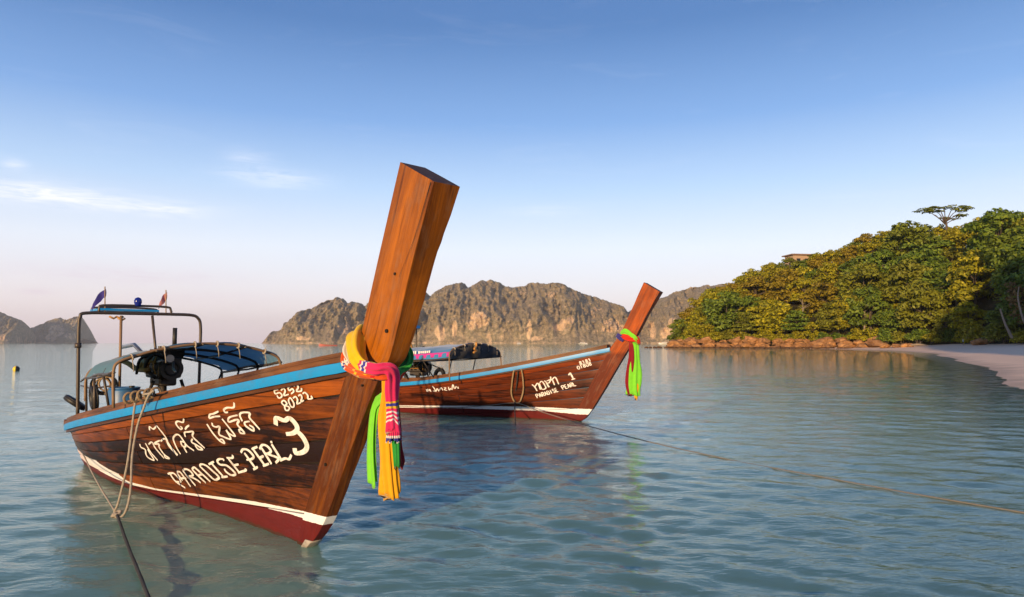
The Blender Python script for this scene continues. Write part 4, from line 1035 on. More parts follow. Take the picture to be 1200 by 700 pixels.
def superstructure(bt, hoop_px, a_f, rear_px, a_r, tarp_mats, arch_px, a_arch, near):
    """canopy on hoops, stern frame with its basket, engine"""
    fr = [bt.La(x, y, a_f) for x, y in hoop_px]; rr = [bt.La(x, y, a_r) for x, y in rear_px]
    f1, _ = crom(fr[1:-1], [1] * (len(fr) - 2), 4); r1, _ = crom(rr[1:-1], [1] * (len(rr) - 2), 4)
    def resample(P, n):
        P = np.array(P); d = np.r_[0, np.cumsum(np.linalg.norm(np.diff(P, axis=0), axis=1))]; tt = np.linspace(0, d[-1], n); return np.stack([np.interp(tt, d, P[:, k]) for k in range(3)], 1)
    nn, nl = 25, 13; A, B = resample(f1, nn), resample(r1, nn)
    grid = []; uv = []
    for i in range(nl):
        t_ = i / (nl - 1); row = A * (1 - t_) + B * t_
        sag = -.030 * math.sin(math.pi * ((t_ * 3) % 1)) ** 2
        row = row + np.array([0, 0, .022 + sag]) + np.stack([np.zeros(nn), np.zeros(nn), .012 * np.sin(np.linspace(0, 21, nn) + i)], 1)
        grid.append(row); uv += [(t_ * 2.4, k / nn) for k in range(nn)]
    g = G(); g.add(np.concatenate(grid), [(i * nn + k, i * nn + k + 1, (i + 1) * nn + k + 1, (i + 1) * nn + k) for i in range(nl - 1) for k in range(nn - 1)], uv)
    can = bt.part(g, 'canopy', tarp_mats[0], smooth=True)
    bt.tube(fr, .017, 'hoop', M_pipel, can, sub=4); bt.tube(rr, .017, 'hoop', M_pipel, can, sub=4)
    for q in (.33, .66): bt.tube(list(resample(f1, nn) * (1 - q) + resample(r1, nn) * q - np.array([0, 0, .02])), .018, 'hoop', M_pipe, can)
    for k in (0, 6, 12, 18, 24): bt.tube([A[k] + np.array([.04, 0, -.006]), (A[k] + B[k]) / 2 - np.array([0, 0, .03]), B[k] - np.array([.04, 0, .006])], .014, 'batten', M_pipe, can)
    # eave rails, posts and lashings
    for k, side in ((0, 1), (24, -1)):
        for q in (0.0, .33, .66, 1.0):
            p = A[k] * (1 - q) + B[k] * q; a = -p[0]; foot = np.array([p[0], p[1] * .97 if abs(p[1]) < float(bt.bs(a)) else -side * (float(bt.bs(a)) - .05), float(bt.zs(a)) + .02])
            if q > 0: bt.tube([p, foot], .016, 'post', M_pipe, can)
        P = [A[k] * (1 - q) + B[k] * q + np.array([0, 0, -.012 * math.sin(q * 9)]) for q in np.linspace(0, 1, 9)]
        bt.tube(P, .017, 'eave_rail', M_pipe, can)
    for k in (3, 7, 11, 14, 17, 21):
        g = G(); c_ = A[k]
        for q in range(3): g.torus(c_ + np.array([.01 * q - .01, 0, 0]), (A[min(k + 1, 24)] - A[k - 1]), .033, .008, 10, 5)
        g.tube([c_ + np.array([.01, 0, -.02]), c_ + np.array([.03, .01, -.10]), c_ + np.array([.02, .02, -.17])], .006, 5)
        bt.part(g, 'lashing', M_rope, can, True)
    # stern frame
    P = [bt.La(x, y, a_arch) for x, y in arch_px]
    P[0] = np.array([P[0][0], P[0][1], float(bt.zs(a_arch)) - .05]); P[-1] = np.array([P[-1][0], P[-1][1], float(bt.zs(a_arch)) - .05])
    frame = bt.tube(P, .024, 'stern_frame', M_pipe, n=10, sub=5)
    return can, frame
HOOP1 = [(133, 478), (133, 436), (140, 424), (162, 416.5), (186, 410), (224, 404), (255, 403), (291, 407), (321, 416), (328, 424), (329, 434)]
REAR1 = [(100, 470), (101, 443), (110, 432), (128, 424), (146, 418), (166, 415), (186, 416), (215, 420), (238, 425), (256, 431), (260, 436), (260, 447)]
b_ = b1.pa(133, 450, 2.75), b1.pa(328, 430, 2.75); print('hoop b', b_)
can1, fr1 = superstructure(b1, HOOP1, 2.75, REAR1, 5.0, [M_tarp], [(92, 470), (92, 400), (92.5, 382), (94, 372), (101, 367), (150, 367.5), (200, 368.5), (224, 369.5), (232, 373), (235, 382), (234.5, 410), (233, 450)], 5.35, True)
AA = 5.35
L1 = lambda x, y, a=AA: b1.La(x, y, a)
bs1 = b1.tube([L1(116, 366), L1(116.5, 361), L1(121, 358), L1(160, 358.5), L1(195, 360), L1(200, 363), L1(201, 369)], .018, 'top_rail', M_pipe, fr1, sub=3)
off = np.array([-.55, 0, 0])
b1.tube([p + off for p in (L1(118, 366), L1(119, 361), L1(123, 359), L1(160, 359), L1(193, 361), L1(198, 364), L1(199, 369))], .016, 'top_rail', M_pipe, fr1, sub=3)
g = G(); p0, p1 = L1(117, 365.5), L1(186, 367); g.box((p0 + p1) / 2 + np.array([-.28, 0, .035]), (.6, abs(p1[1] - p0[1]), .03)); b1.part(g, 'roof_board', M_blue, fr1)
for x0, y0, x1, y1, m_, r_ in ((142, 370, 140, 456, M_pipel, .020), (178.5, 370, 187, 458, M_pipe, .020)):
    b1.tube([L1(x0, y0), L1(x1, y1)], r_, 'strut', m_, fr1)
b1.tube([L1(91.5, 402), L1(91.5, 408)], .044, 'pipe_joint', M_pipe, fr1)
for q in (L1(128, 371), L1(136, 371), L1(138, 373)):
    b1.tube([q, q + np.array([0, .06, -.03]), q + np.array([0, .10, .0])], .014, 'hook', M_brass, fr1)
# blue beacon
g = G(); c_ = L1(161.5, 359); g.tube([c_ + np.array([0, 0, z]) for z in (0, .03, .05, .09, .12, .135)], [.045, .045, .055, .055, .04, .01], 12); b1.part(g, 'beacon', M_navy, fr1, True)
# little flags on staffs lashed to the frame
def flag(px, py0, py1, m_, lean, name_lbl, drop):
    p, q = b1.world(np.array([AA, *b1.pa(px, py0, AA)])), b1.world(np.array([AA, *b1.pa(px, py1, AA)]))
    root = empty('flag', p, 0); tag(root, name_lbl, 'flag')
    g = G(); g.tube([(0, 0, 0), tuple(q - p)], .008, 6); g.build('staff', M_ropet, root)
    h = q[2] - p[2]; g = G(); n = 9; v3 = []
    for i in range(n):
        t_ = i / (n - 1)
        for k in range(5):
            s_ = k / 4; v3.append((lean * t_ * .17 + .012 * math.sin(9 * t_ + s_ * 3), .03 * math.sin(5 * t_), h * .92 - s_ * .13 - drop * t_ * t_))
    g.add(v3, [(i * 5 + k, i * 5 + k + 1, (i + 1) * 5 + k + 1, (i + 1) * 5 + k) for i in range(n - 1) for k in range(4)])
    c_ = g.build('cloth', m_, root, True)
flag(123, 366, 336, M_ind, -1.0, 'drooping indigo flag on a thin staff above the stern frame', .22)
flag(194.5, 368, 340, cloth('faded_red_cloth', (.55, .22, .22)), -.55, 'small faded red flag on a thin staff above the stern frame', .16)

# engine on its pivot, long tiller and propeller shaft
def engine(bt, a, b, z, sc_=1.0):
    E_ = lambda da, db, dz: np.array([-(a + da * sc_), -(b + db * sc_), z + dz * sc_])
    g = G(); g.box(E_(0, 0, .0), (.62 * sc_, .36 * sc_, .34 * sc_)); g.box(E_(.0, .0, -.22), (.50 * sc_, .26 * sc_, .14 * sc_)); eng = bt.part(g, 'engine', M_iron)
    md = eng.modifiers.new('b', 'BEVEL'); md.width = .03; md.segments = 2
    g = G(); g.box(E_(0, 0, .22), (.56 * sc_, .26 * sc_, .12 * sc_)); bt.part(g, 'cylinder_head', M_iron, eng)
    for k in range(4): g = G(); g.cyl(E_(-.2 + .13 * k, 0, .27), E_(-.2 + .13 * k, 0, .33), .035 * sc_, 10); bt.part(g, 'filler_cap', M_iron, eng)
    g = G(); g.cyl(E_(-.30, -.1, .22), E_(-.05, -.16, .26), .11 * sc_, 16); bt.part(g, 'air_filter', M_black, eng, 35)
    for k in range(4): bt.tube([E_(-.22 + .14 * k, .18, .08), E_(-.22 + .14 * k, .28, .08), E_(-.2 + .13 * k, .32, -.02)], .028 * sc_, 'exhaust_runner', M_brass, eng, sub=3)
    bt.tube([E_(-.3, .32, -.03), E_(.2, .33, -.03), E_(.55, .36, .05), E_(.9, .4, .10)], .04 * sc_, 'exhaust_pipe', M_brass, eng, sub=3)
    g = G(); g.cyl(E_(-.34, 0, -.02), E_(-.40, 0, -.02), .17 * sc_, 20); bt.part(g, 'flywheel', M_iron, eng, 35)
    g = G(); g.torus(E_(-.41, 0, -.02), (1, 0, 0), .10 * sc_, .012, 18, 6); bt.part(g, 'drive_belt', M_black, eng, True)
    g = G(); g.cyl(E_(-.42, .05, .14), E_(-.46, .05, .14), .06 * sc_, 14); bt.part(g, 'pulley', M_steel, eng, 35)
    g = G(); g.box(E_(.05, .24, .15), (.16, .10, .18)); bt.part(g, 'alternator', M_steel, eng)
    bt.tube([E_(-.36, .12, .16), E_(-.42, .28, .2), E_(-.25, .34, .02), E_(-.3, .2, -.16)], .022, 'hose', M_black, eng, sub=4)
    bt.tube([E_(-.1, .2, .2), E_(-.05, .36, .12), E_(.1, .36, -.1)], .018, 'hose', M_black, eng, sub=4)
    bt.tube([E_(-.38, -.02, .10), E_(-.75, .10, .0), E_(-1.05, .16, -.04)], .016, 'tiller', M_steel, eng)
    bt.tube([E_(.3, 0, -.05), E_(1.6, 0, .35), E_(2.4, .0, .30)], .03, 'propeller_shaft', M_steel, eng)
    for k in range(5): bt.tube([E_(-.34 + .10 * k, .21, -.10), E_(-.36 + .12 * k, .26, .03 + .02 * (k % 2)), E_(-.30 + .09 * k, .20, .17)], .010, 'fuel_line', M_steel if k % 2 else M_brass, eng, sub=3)
    for k in range(3): g = G(); g.cyl(E_(-.15 + .16 * k, .185, -.06), E_(-.15 + .16 * k, .22, -.06), .045 * sc_, 12); bt.part(g, 'core_plug', M_steel, eng)
    bt.tube([E_(-.46, .02, .05), E_(-.62, .22, .12), E_(-.70, .30, .10)], .014, 'throttle_rod', M_steel, eng)
    bt.tube([E_(0, 0, -.25), E_(0, 0, -.62)], .05, 'pivot_post', M_iron, eng)
    for sg in (-1, 1): bt.tube([E_(-.2, sg * .2, -.2), E_(-.2, sg * .34, -.62)], .022, 'mount_leg', M_iron, eng)
    g = G(); g.box(E_(0, 0, -.64), (.75, .9, .06)); bt.part(g, 'mount_board', M_deck, eng)
    bt.tube([E_(-.1, -.12, .3), E_(-.1, -.12, .62)], .03, 'stack_pipe', M_black, eng)
    return eng
ea, ez = b1.pb(163, 431, .0); print('engine a z', ea, ez)
engine(b1, 3.95, .12, b1.pb(163, 428, .12)[1], .86)
# blue water drum in the stern
q = b1.pb(123, 470, .35); print('drum', q)
def drum(bt, a, b, z, h, r):
    w_ = bt.world(np.array([a, b, z])); root = empty('water_drum', w_, 0); tag(root, 'blue plastic drum standing in the stern beside the engine', 'drum')
    g = G(); g.tube([(0, 0, 0), (0, 0, .03), (0, 0, h * .33), (0, 0, h * .35), (0, 0, h * .37), (0, 0, h * .66), (0, 0, h * .68), (0, 0, h * .7), (0, 0, h * .97), (0, 0, h)], [r * .9, r, r, r * 1.05, r, r, r * 1.05, r, r, r * .9], 20); g.build('barrel', M_drum, root, 35)
    g = G(); g.torus((0, 0, h), (0, 0, 1), r * .93, .012, 20, 6); g.build('rim', M_drum, root, True)
    g = G(); g.cyl((r * .5, 0, h), (r * .5, 0, h + .03), .035, 12); g.build('bung', M_black, root)
drum(b1, 4.45, .46, .42, .86, .20)
def tyre(bt, a, b, z, ax, Rm, rm, label, group=None):
    w_ = bt.world(np.array([a, b, z])); axw = bt.n * ax[0] + bt.t * ax[1] + np.array([0, 0, ax[2]])
    g = G(); g.torus((0, 0, 0), axw, Rm, rm, 28, 12)
    d = Vector(axw).normalized()
    for k in range(3): g.torus(tuple(d * (rm * .55 * (k - 1))), axw, Rm + rm * .86, rm * .16, 28, 6)
    o = g.build('tyre_fender', M_black, None, True); o.location = w_.tolist(); return tag(o, label, 'tyre', group)
qa, qz = b1.pb(88, 472, .66); tyre(b1, qa, .66, qz, (-.115, -.587, .8), .13, .048, 'black tyre fender tilted over the stern rail of the brown boat')
qa, qz = b1.pb(110, 466, .60); tyre(b1, qa, .60, qz, (-.10, -.98, .10), .14, .05, 'black tyre fender standing upright beside the blue drum')
# coil of tan rope hung by the drum
g = G(); c_ = b1.world(np.array([b1.pb(122, 447, .5)[0], .5, b1.pb(122, 447, .5)[1]]))
for k in range(6): g.torus((.02 * k - .05, .03 * math.sin(k * 2), -.05 + .02 * math.sin(k * 3)), (.3 + .1 * math.sin(k), -1, .15 * math.sin(k * 5)), .13 + .03 * math.sin(k * 2.3), .013, 24, 6)
o = g.build('rope_coil', M_ropet, None, True); o.location = c_.tolist(); tag(o, 'coil of tan rope hanging beside the engine', 'rope')
b1.tube([b1.Lb(95, 447, .6), b1.Lb(104, 441, .6), b1.Lb(118, 440, .5), b1.Lb(133, 441, .5)], .014, 'hand_rail', M_pipe, sub=3)
b1.tube([b1.Lb(95, 452, .62), b1.Lb(108, 455, .6), b1.Lb(133, 452, .5)], .012, 'hand_rail', M_pipe, sub=3)

# ------------------------------------------------------------------ sashes tied round the bow of the near boat
def pleat(th, t, k=5, fl=.5, amp=.16, ph=0.0):
    r = 1 + amp * math.cos(k * th + ph + 2.2 * t); return math.cos(th) * r * fl, math.sin(th) * r
def sash(bt, name, pts, rad, m_, label, fl=.5, k=6, n=36, sub=6, ph=0.0, amp=.26, cat='sash', group=None):
    P = [bt.world(np.array([bt.pb(x, y, b)[0], b, bt.pb(x, y, b)[1]])) for x, y, b in pts]
    g = G(); g.tube(P, rad, n, sub=sub, prof=lambda th, t: pleat(th, t, k, fl, amp, ph))
    V_ = np.array(g.v); m_r = len(V_) // n; zr = V_.reshape(m_r, n, 3); c0 = zr.mean(axis=1, keepdims=True)
    rs_ = np.random.default_rng(int(sum(abs(p[0]) for p in pts)) + n)
    for i_ in range(m_r):
        e = i_ / (m_r - 1); th = np.linspace(0, 2 * math.pi, n, endpoint=False)
        wv = 1 + .10 * np.sin(3 * th + 9 * e + ph) * (.4 + e) + .06 * np.sin(2 * th - 14 * e)
        zr[i_] = c0[i_] + (zr[i_] - c0[i_]) * wv[:, None]
        if pts[-1][1] - pts[0][1] > 30: zr[i_, :, 2] += sstep(.75, 1, np.array(e)) * (.028 * np.sin(2 * th + ph) + .012 * np.sin(5 * th)); zr[i_, :, 0] += .012 * math.sin(7 * e + ph) * e
    g.v = [tuple(q) for q in zr.reshape(-1, 3)]
    o = g.build(name, m_, None, True, recenter=True); return tag(o, label, cat, group)
NB = 'on the near boat bow'
sash(b1, 'sash', [(428, 398, -.04), (423, 393, .06), (418, 397, .13), (417, 408, .19), (420, 421, .22), (428, 432, .22), (440, 438, .17)], [.06, .075, .082, .082, .074, .05, .035], M_yel, 'yellow cloth sash looped over the rail of the near boat', .8, k=4)
sash(b1, 'sash', [(417, 399, .12), (410, 405, .19), (408, 418, .235), (412, 428, .24)], [.03, .05, .052, .04], M_whc, 'white cloth sash showing behind the yellow loop', .7, ph=1)
sash(b1, 'sash', [(408, 412, .22), (405, 420, .25), (409, 430, .25), (420, 436, .25), (433, 439, .21), (445, 441, .155), (453, 443, .10), (457, 452, .05)], [.035, .042, .045, .045, .042, .040, .036, .03], M_ora, 'orange red striped sash wrapped round the stem', .7, ph=2)
sash(b1, 'sash', [(422, 427, .26), (430, 431, .25), (440, 433, .215), (450, 432, .15), (457, 434, .10), (460, 443, .06), (460, 458, .05), (460.5, 475, .04), (461, 490, .04), (461, 506, .04)], [.034, .04, .043, .045, .05, .052, .05, .046, .048, .055], M_pnk, 'bright pink sash with striped bands hanging to a tassel', .62, k=6)
sash(b1, 'sash', [(466, 400, -.14), (474, 408, -.19), (478, 417, -.20), (476, 427, -.17), (469, 432, -.11), (463, 438, -.03), (462, 452, .0), (462, 468, .01), (463, 500, 0), (464, 546, 0)], [.03, .036, .042, .045, .043, .040, .038, .034, .032, .02], M_grn, 'dark green sash passing round the far side of the stem', .65, ph=.6)
sash(b1, 'sash', [(464, 399, -.16), (472, 408, -.23), (476, 424, -.22), (471, 434, -.16), (462, 440, -.08)], [.03, .034, .034, .032, .03], M_red, 'red sash glimpsed behind the dark green one', .6, ph=1.7)
sash(b1, 'sash', [(456, 440, .09), (452, 452, .08), (450, 462, .06), (446, 468, .04), (440, 478, .02), (437, 505, .02), (435.5, 535, .02), (435, 566, .02)], [.025, .028, .032, .042, .046, .052, .058, .064], M_lime, 'lime green sash with its long end hanging free', .4, k=5, amp=.28, n=36)
sash(b1, 'sash', [(452, 444, .10), (453, 458, .08), (453, 472, .05), (453, 490, .03), (455, 520, .02), (456, 552, .02), (456.5, 582, .02)], [.028, .030, .040, .052, .058, .062, .066], M_yel2, 'long marigold yellow sash hanging lowest below the bow', .34, k=7, amp=.3, n=42)
sash(b1, 'sash', [(463, 470, -.04), (465, 490, -.05), (467, 515, -.05), (468, 546, -.05)], [.02, .025, .028, .03], M_mar, 'maroon sash hanging behind the marigold one', .5, k=4)
# fringe tassel and white beads of the pink sash
P = b1.pb(461, 506, .04); c_ = b1.world(np.array([P[0], .04, P[1]])); g = G()
for k in range(16):
    a = 6.28 * k / 16; g.tube([c_ + np.array([.042 * math.cos(a), .026 * math.sin(a), .0]), c_ + np.array([.055 * math.cos(a), .035 * math.sin(a), -.05 - .02 * (k % 3)])], .008, 5)
o = g.build('tassel', M_pnk, None, True, recenter=True); tag(o, 'pink fringe tassel ending the pink sash', 'tassel')

# ------------------------------------------------------------------ ropes of the near boat
def rope(name, P, r, m_, label, sub=6, n=8, cat='rope'):
    g = G(); g.tube([np.asarray(p, float) for p in P], r, n, sub=sub, prof=lambda th, t: (math.cos(th) * (1 + .10 * math.cos(3 * th + t * 260)), math.sin(th) * (1 + .10 * math.cos(3 * th + t * 260))))
    o = g.build(name, m_, None, True, recenter=True); return tag(o, label, cat)
kn = on_z(137, 603, .10); kb = float((kn - b1.O) @ b1.t)
def hang(x, y): b = .90 + (y - 466) / 137 * (kb - .90); a, z = b1.pb(x, y, b); return b1.world(np.array([a, b, z]))
rope('mooring_rope', [hang(x, y) for x, y in ((176, 461), (164, 464), (159, 470), (155, 500), (149, 545), (139, 588), (134, 601), (139, 607), (147, 600), (153, 575), (155, 535), (161, 500), (169, 477), (174, 464), (180, 458))], .0125, M_rope, 'pale rope looped over the rail and hanging down the brown hull')
q = b1.px_hull(100, 532); st_ = b1.world(np.array([q[2], float(b1.hull(np.array(q[0]), np.array(q[1]))[1]) + .03, q[3]]))
rope('stern_rope', [st_, st_ * .5 + kn * .5 + np.array([0, 0, -.03]), kn], .009, M_rope, 'thin pale rope running from the stern to the knot')
rope('anchor_rope', [kn, on_z(150, 640, .07), on_z(163, 672, .05), on_z(178, 712, .02), on_z(192, 765, -.25)], .014, M_roped, 'dark anchor rope leading from the knot into the water')
g = G()
for k in range(4): g.torus(kn + np.array([.01 * k - .02, 0, .012 * k - .02]), (.4 * math.sin(k * 2), .5 * math.cos(k), 1), .028, .015, 14, 6)
o = g.build('rope_knot', M_rope, None, True, recenter=True); tag(o, 'knot joining the pale loop and the dark anchor rope', 'rope')
g = G(); q = hang(168, 464)
for k in range(5): g.torus(q + np.array([.05 * k - .12, .04 * k - .06, -.02 + .012 * k]), (.8, -.5, .2 * math.sin(k)), .055, .014, 16, 6)
o = g.build('rope_lashing', M_ropet, None, True, recenter=True); tag(o, 'tan rope lashing round the capping of the brown boat', 'rope')

# ------------------------------------------------------------------ second boat
b2 = Boat('longtail_boat', 'red brown longtail boat with blue awning and the numeral one', (680, 494), 30,
          [(463, 449.5), (500, 446.5), (535, 442.5), (570, 438.5), (606, 432), (640, 425), (676, 416.5), (706, 410), (728, 405.5)],
          [((678, 477), (693, 481)), ((710.5, 416), (732, 416)), ((727, 391), (745, 394)), ((741, 361), (759, 367)), ((754.5, 331), (773, 342))],
          6.9, M_hull2, M_prow2, [(463, 475), (540, 475.5), (600, 476.5), (640, 477.5), (686, 479)], [(463, 477.5), (540, 478.5), (600, 480.5), (640, 482), (684, 485)],
          [.0, .0, .0, -.10, -.10, -.06, .04, .20])
R6 = zoomed(615, 425, 14.0, [(118, 358), (165, 400), (204, 466)], [(165, 400), (215, 338), (258, 442)], [(244, 330), (285, 308), (344, 400), (330, 432), (280, 432), (240, 340)], [(318, 298), (350, 320), (392, 404)],
            [(360, 300), (420, 282), (400, 330), (368, 342), (404, 402)], [(424, 228), (430, 290)], [(440, 290), (500, 240), (558, 354)], [(458, 290), (490, 368)])
b2.letters(R6, [2, 1, 1, 1, 1, 2], .031, M_white)
b2.paint(zoomed(615, 425, 14.0, [(718, 206), (750, 166)], [(746, 166), (800, 270)], [(766, 278), (828, 264)]), .036, 'numeral', M_white, 'white painted numeral one')
b2.paint(line_text('PARADISE', (630, 466.5), (655.5, 458.5), (627.5, 462.5)) + line_text('PEARL', (660, 456.5), (676.5, 451.5), (657.5, 452.5)), .024, 'lettering', M_white, 'white painted boat name', stuff=True)
b2.paint(line_text('8181', (680, 427.5), (694, 423), (678.5, 424)) + line_text('01808', (677.5, 433), (694.5, 427.5), (676, 429.3)), .022, 'registration_number', M_white, stuff=True, off=.016)
b2.paint(zoomed(490, 445, 17.143, [(165, 190), (185, 235), (200, 185)], [(215, 230), (235, 195), (262, 240)], [(285, 130), (320, 165), (350, 225), (300, 225)], [(360, 240), (385, 180), (420, 235)], [(430, 215), (465, 160), (500, 215)],
                [(520, 155), (560, 165), (530, 200), (585, 215)], [(610, 145), (630, 205), (660, 170)], [(680, 205), (700, 100), (730, 180)], [(745, 180), (770, 130)], [(800, 140), (810, 180)]), .03, 'lettering', M_white, stuff=True)
HOOP2 = [(527, 447), (526.5, 420), (528, 412), (535, 407.5), (545, 404.5), (556, 403), (568, 404), (578, 407), (584.5, 411.5), (586.5, 418), (588, 436)]
print('hoop2', b2.pa(527, 430, 2.9), b2.pa(587, 425, 2.9))
class _S: pass
f2 = [b2.La(x, y, 2.9) for x, y in HOOP2]
def back_px(p, da, dz):
    w_ = b2.world(np.array([-p[0] + da, -p[1], p[2] + dz])); x, y = project(w_); return float(x), float(y)
REAR2 = [back_px(p, 2.5, -.16) for p in f2]
can2, fr2 = superstructure(b2, HOOP2, 2.9, REAR2, 5.4, [M_tarp2], [(449, 440), (448, 392), (449, 385), (453, 381), (466, 380.5), (480, 381), (486, 383), (488, 390), (488, 440)], 5.75, False)
# black front curtain inside the hoop, magenta valance, printed line, hanging charm
A_ = np.array(crom(f2[1:-1], [1] * (len(f2) - 2), 4)[0]); g = G(); v3 = []; zl = float(np.array(A_)[:, 2].min()) - .02
for p in A_:
    for t_ in (0, .5, 1): v3.append((p[0] + .012 + .02 * math.sin(t_ * 3 + p[1] * 9), p[1] * .985, p[2] * (1 - t_) + t_ * min(zl, p[2])))
g.add(v3, [(i * 3 + k, i * 3 + k + 1, (i + 1) * 3 + k + 1, (i + 1) * 3 + k) for i in range(len(A_) - 1) for k in range(2)]); o = g.build('front_curtain', M_tarpk, can2, True); md = o.modifiers.new('t', 'SOLIDIFY'); md.thickness = .004
p0 = np.array([-2.9, f2[2][1], f2[2][2]]); p1 = np.array([-5.4, f2[2][1], f2[2][2] - .16]); g = G(); v3 = []
for i in range(40):
    t_ = i / 39; q = p0 * (1 - t_) + p1 * t_
    for k in range(3): v3.append((q[0], q[1] - .03 - .02 * math.sin(i * 1.7) * k, q[2] - .01 - .055 * k - (.03 * (i % 4) / 3 if k == 2 else 0)))
g.add(v3, [(i * 3 + k, i * 3 + k + 1, (i + 1) * 3 + k + 1, (i + 1) * 3 + k) for i in range(39) for k in range(2)]); o = g.build('valance', M_mag, can2, True); md = o.modifiers.new('t', 'SOLIDIFY'); md.thickness = .004
g = G(); rg = random.Random(4)                     # small white print on the awning side
for i in range(16):
    t_ = .25 + .026 * i + (.02 if i > 5 else 0) + (.02 if i > 9 else 0); q = p0 * (1 - t_) + p1 * t_
    g.box((q[0], q[1] - .036, q[2] + .03), (.045, .006, .05 + .03 * rg.random()))
o = g.build('printed_line', M_white, can2); o['kind'] = 'stuff'
b2.tube([b2.La(557, 402.5, 2.86) + np.array([.03, 0, .03]), b2.La(556.5, 406, 2.86) + np.array([.04, 0, 0]), b2.La(554, 409, 2.86) + np.array([.05, 0, 0]), b2.La(557, 411, 2.86) + np.array([.05, 0, 0]), b2.La(553, 413.5, 2.86) + np.array([.05, 0, 0])], .03, 'rope_charm', M_brass, can2, sub=4)
g = G(); g.box(b2.La(474, 384, 5.6) + np.array([0, .0, .02]), (.6, .7, .08)); b2.part(g, 'roof_board', M_blue, fr2)
b2.tube([b2.La(482, 384, 5.3), b2.La(480, 398, 5.3), b2.La(484, 410, 5.3)], .03, 'strut', M_brass, fr2, sub=3)
engine(b2, 4.9, .05, 1.25, .9)
qa, qz = b2.pb(515, 441, .55); tyre(b2, qa, .55, qz, (.25, 1, .1), .17, .05, 'black tyre standing inside the rail under the blue awning')
qa, qz = b2.pb(472, 446, .6); tyre(b2, qa, .6, qz, (.25, 1, .1), .17, .05, 'black tyre half hidden beside the stern of the red boat')
# sashes of the second boat
sash(b2, 'sash', [(728, 392, .10), (733, 389, .14), (739, 394, .15), (744, 398, .12), (747, 404, .0)], [.05, .07, .07, .06, .05], M_lime, 'lime sash tied high round the stem of the red boat', .5)
sash(b2, 'sash', [(726, 397, .10), (731, 395, .16), (738, 397, .16), (745, 398, .10), (748, 402, .0), (745, 406, -.1)], [.05, .06, .065, .06, .06, .04], M_red, 'scarlet sash knotted round the stem of the red boat', .6, ph=1)
sash(b2, 'sash', [(723, 393, .10), (727, 396, .15), (731, 399, .14)], [.05, .06, .04], M_ind, 'indigo and white cloth knot on the red boat stem', .6, ph=2)
sash(b2, 'sash', [(741, 400, .06), (741, 415, .04), (740, 430, .03), (737, 448, .03), (738, 463, .03)], [.06, .07, .08, .085, .05], M_mar, 'dark red cloth end hanging from the red boat stem', .4, k=4)
sash(b2, 'sash', [(745, 399, .04), (744, 415, .0), (744, 432, -.02), (743, 450, -.02), (742.5, 463, -.02)], [.06, .09, .12, .14, .13], M_lime, 'broad lime green cloth end hanging below the red boat stem', .35, k=6, amp=.3, n=36)
sash(b2, 'sash', [(746, 410, -.06), (746, 435, -.06), (746, 455, -.06), (745, 468, -.06)], [.05, .07, .08, .03], M_yel2, 'marigold cloth end peeping below the broad lime one', .4, k=4)
# ropes of the second boat
def onh(x, y, d=.05):
    u, v, a, z = b2.px_hull(x, y); P, N = b2.normal(np.array(u), np.array(v)); return b2.world(P + N * d)
rope('mooring_rope', [onh(*p) for p in ((603, 432), (601, 445), (600, 460), (603, 469), (607, 471.5), (611, 468), (614, 455), (613, 440), (611, 430))], .020, M_ropet, 'tan rope loop hung over the rail of the red boat')
rope('dangling_rope', [onh(608, 431), onh(606, 450), onh(604, 470), on_z(604, 498, 0)], .014, M_roped, 'dark rope end dangling from the loop into the water')
knot = onh(606, 471, .08); ent = on_z(870, 542, .0)
mid = [knot * (1 - t_) + ent * t_ + np.array([0, 0, -.34 * t_ * (1 - t_)]) for t_ in (.15, .3, .45, .6, .75, .9)]
rope('shore_line', [onh(462, 475, .04), onh(500, 476.5, .04), onh(540, 476.5, .05), onh(575, 474, .05), knot] + [np.maximum(p, [-1e9, -1e9, .012]) for p in mid] + [ent, on_z(930, 553, .010), on_z(1000, 566, .012), on_z(1100, 584, .014), on_z(1200, 601, .014), on_z(1330, 624, .004)], .0095, mat('grey_rope', (.22, .20, .17), .85, var=.3, scale=60, bump=.8), 'long pale mooring line from the red boat slanting into the water')

# ------------------------------------------------------------------ buoy and far craft
q = on_z(19, 434.5); root = empty('mooring_buoy', q); tag(root, 'small yellow and black mooring buoy on the open water', 'buoy')
def half(a0, a1, nm, m_):
    g = G(); n, k = 9, 12; v3 = [(.21 * math.sin(math.pi * i / n) * math.cos(a0 + (a1 - a0) * j / k), .21 * math.sin(math.pi * i / n) * math.sin(a0 + (a1 - a0) * j / k), .10 + .21 * math.cos(math.pi * i / n)) for i in range(n + 1) for j in range(k + 1)]
    g.add(v3, [(i * (k + 1) + j, i * (k + 1) + j + 1, (i + 1) * (k + 1) + j + 1, (i + 1) * (k + 1) + j) for i in range(n) for j in range(k)]); g.build(nm, m_, root, True)
half(R(110), R(290), 'yellow_half', mat('buoy_yellow', (.70, .50, .02), .5)); half(R(-70), R(110), 'black_half', M_black)
g = G(); g.torus((0, 0, .33), (1, 0, 0), .04, .012, 12, 6); g.build('ring', M_steel, root, True)
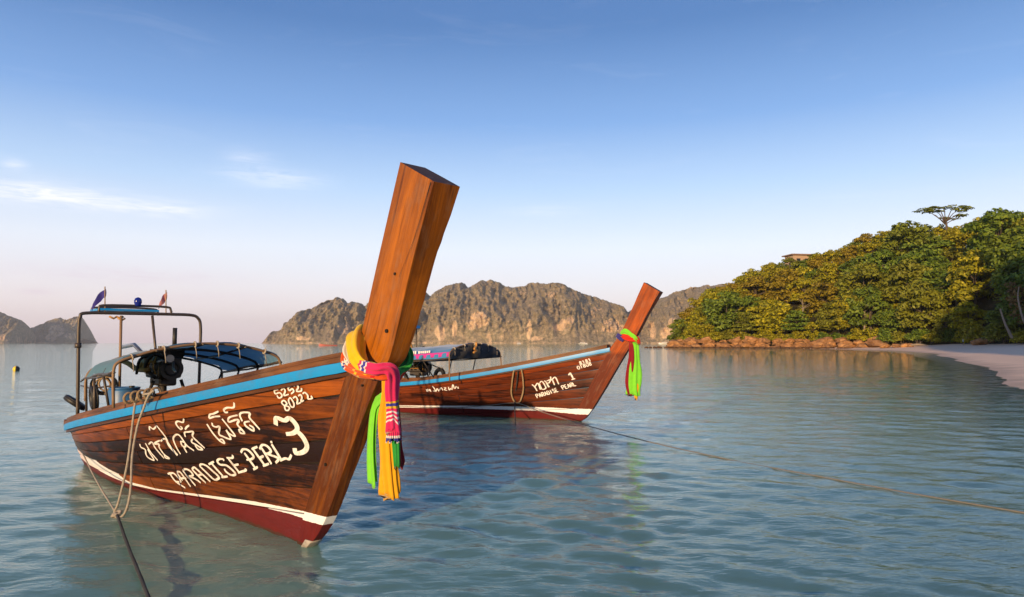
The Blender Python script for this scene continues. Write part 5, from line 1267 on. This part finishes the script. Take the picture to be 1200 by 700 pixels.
def craft(name, px, dist, length, hd, hullm, cabm, label, cat='boat', tall=.9, canopy=False, mast=0.0):
    root = empty(name, ((px - 600) / F * dist, dist, 0), R(hd)); tag(root, label, cat)
    n = 14; v3 = []; L_ = length
    for i in range(n):
        t_ = i / (n - 1); x = (t_ - .5) * L_; w_ = .13 * L_ * math.sin(math.pi * (.14 + .80 * t_)) ** .6 * (1 - .92 * t_ ** 5); h = tall * (.6 + .9 * t_ ** 2.5)
        v3 += [(x, -w_, h), (x, -w_ * .6, -.2), (x, w_ * .6, -.2), (x, w_, h)]
    fs = [(i * 4 + k, i * 4 + k + 1, (i + 1) * 4 + k + 1, (i + 1) * 4 + k) for i in range(n - 1) for k in range(3)] + [(0, 3, 2, 1), ((n - 1) * 4, (n - 1) * 4 + 1, (n - 1) * 4 + 2, (n - 1) * 4 + 3)] + [(i * 4, (i + 1) * 4, (i + 1) * 4 + 3, i * 4 + 3) for i in range(n - 1)]
    g = G(); g.add(v3, fs); g.build('hull', hullm, root, 40)
    g = G(); g.box((-.08 * L_, 0, tall + (.9 if not canopy else 1.25)), (.5 * L_, .17 * L_, .14 if canopy else tall * .9)); g.build('awning' if canopy else 'cabin', cabm, root)
    if canopy:
        for sx in (-.3, .15):
            for sy in (-.075, .075): g = G(); g.cyl((sx * L_, sy * L_, tall * .6), (sx * L_, sy * L_, tall + 1.2), .05, 6); g.build('post', M_pipe, root)
        g = G(); g.tube([(L_ * .47, 0, tall * .8), (L_ * .53, 0, tall * 1.7), (L_ * .56, 0, tall * 2.5)], [.16, .13, .12], 6); g.build('stem_post', M_prow2, root)
    else:
        for sx in (-.22, -.08, .06): g = G(); g.box((sx * L_, 0, tall + 1.0), (.09 * L_, .175 * L_, tall * .3)); g.build('window', mat('dark_window', (.02, .025, .03), .1), root)
    if mast: g = G(); g.cyl((0, 0, tall), (0, 0, mast), .08, 6); g.build('mast', M_white, root)
craft('far_longtail', 385, 470, 12.5, 186, mat('faded_red_paint', (.40, .09, .06), .6), mat('dull_awning', (.30, .22, .20), .7), 'faded red longtail boat far off beneath the wooded island', canopy=True)
M_wh2 = mat('white_hull', (.62, .58, .54), .5)
craft('motor_yacht', 683, 1300, 17, 4, M_wh2, M_wh2, 'white yacht with a thin mast moored under the cliffs', tall=1.5, mast=11)
craft('ferry_boat', 777, 1250, 17, 175, M_wh2, M_wh2, 'white boat moored off the tip of the headland', tall=1.7)
craft('ferry_boat', 608, 1500, 9, 20, M_wh2, M_wh2, 'tiny white boat moored below the pale cliff', tall=1.4)

# ------------------------------------------------------------------ morning haze: one closed box of even, thin air
g = G(); g.box((0, 0, 146.0), (18800, 18800, 316.0))
m = bpy.data.materials.new('haze_air'); m.use_nodes = True; t = NT(m.node_tree)
pv = t.add('ShaderNodeVolumePrincipled', i={'Color': (.93, .95, 1.0, 1), 'Density': .00007, 'Anisotropy': .1})
om = t.add('ShaderNodeOutputMaterial'); t.l.new(pv.outputs[0], om.inputs['Volume'])
tag(g.build('haze', m, None, False), 'thin even morning haze over the bay', kind='stuff')
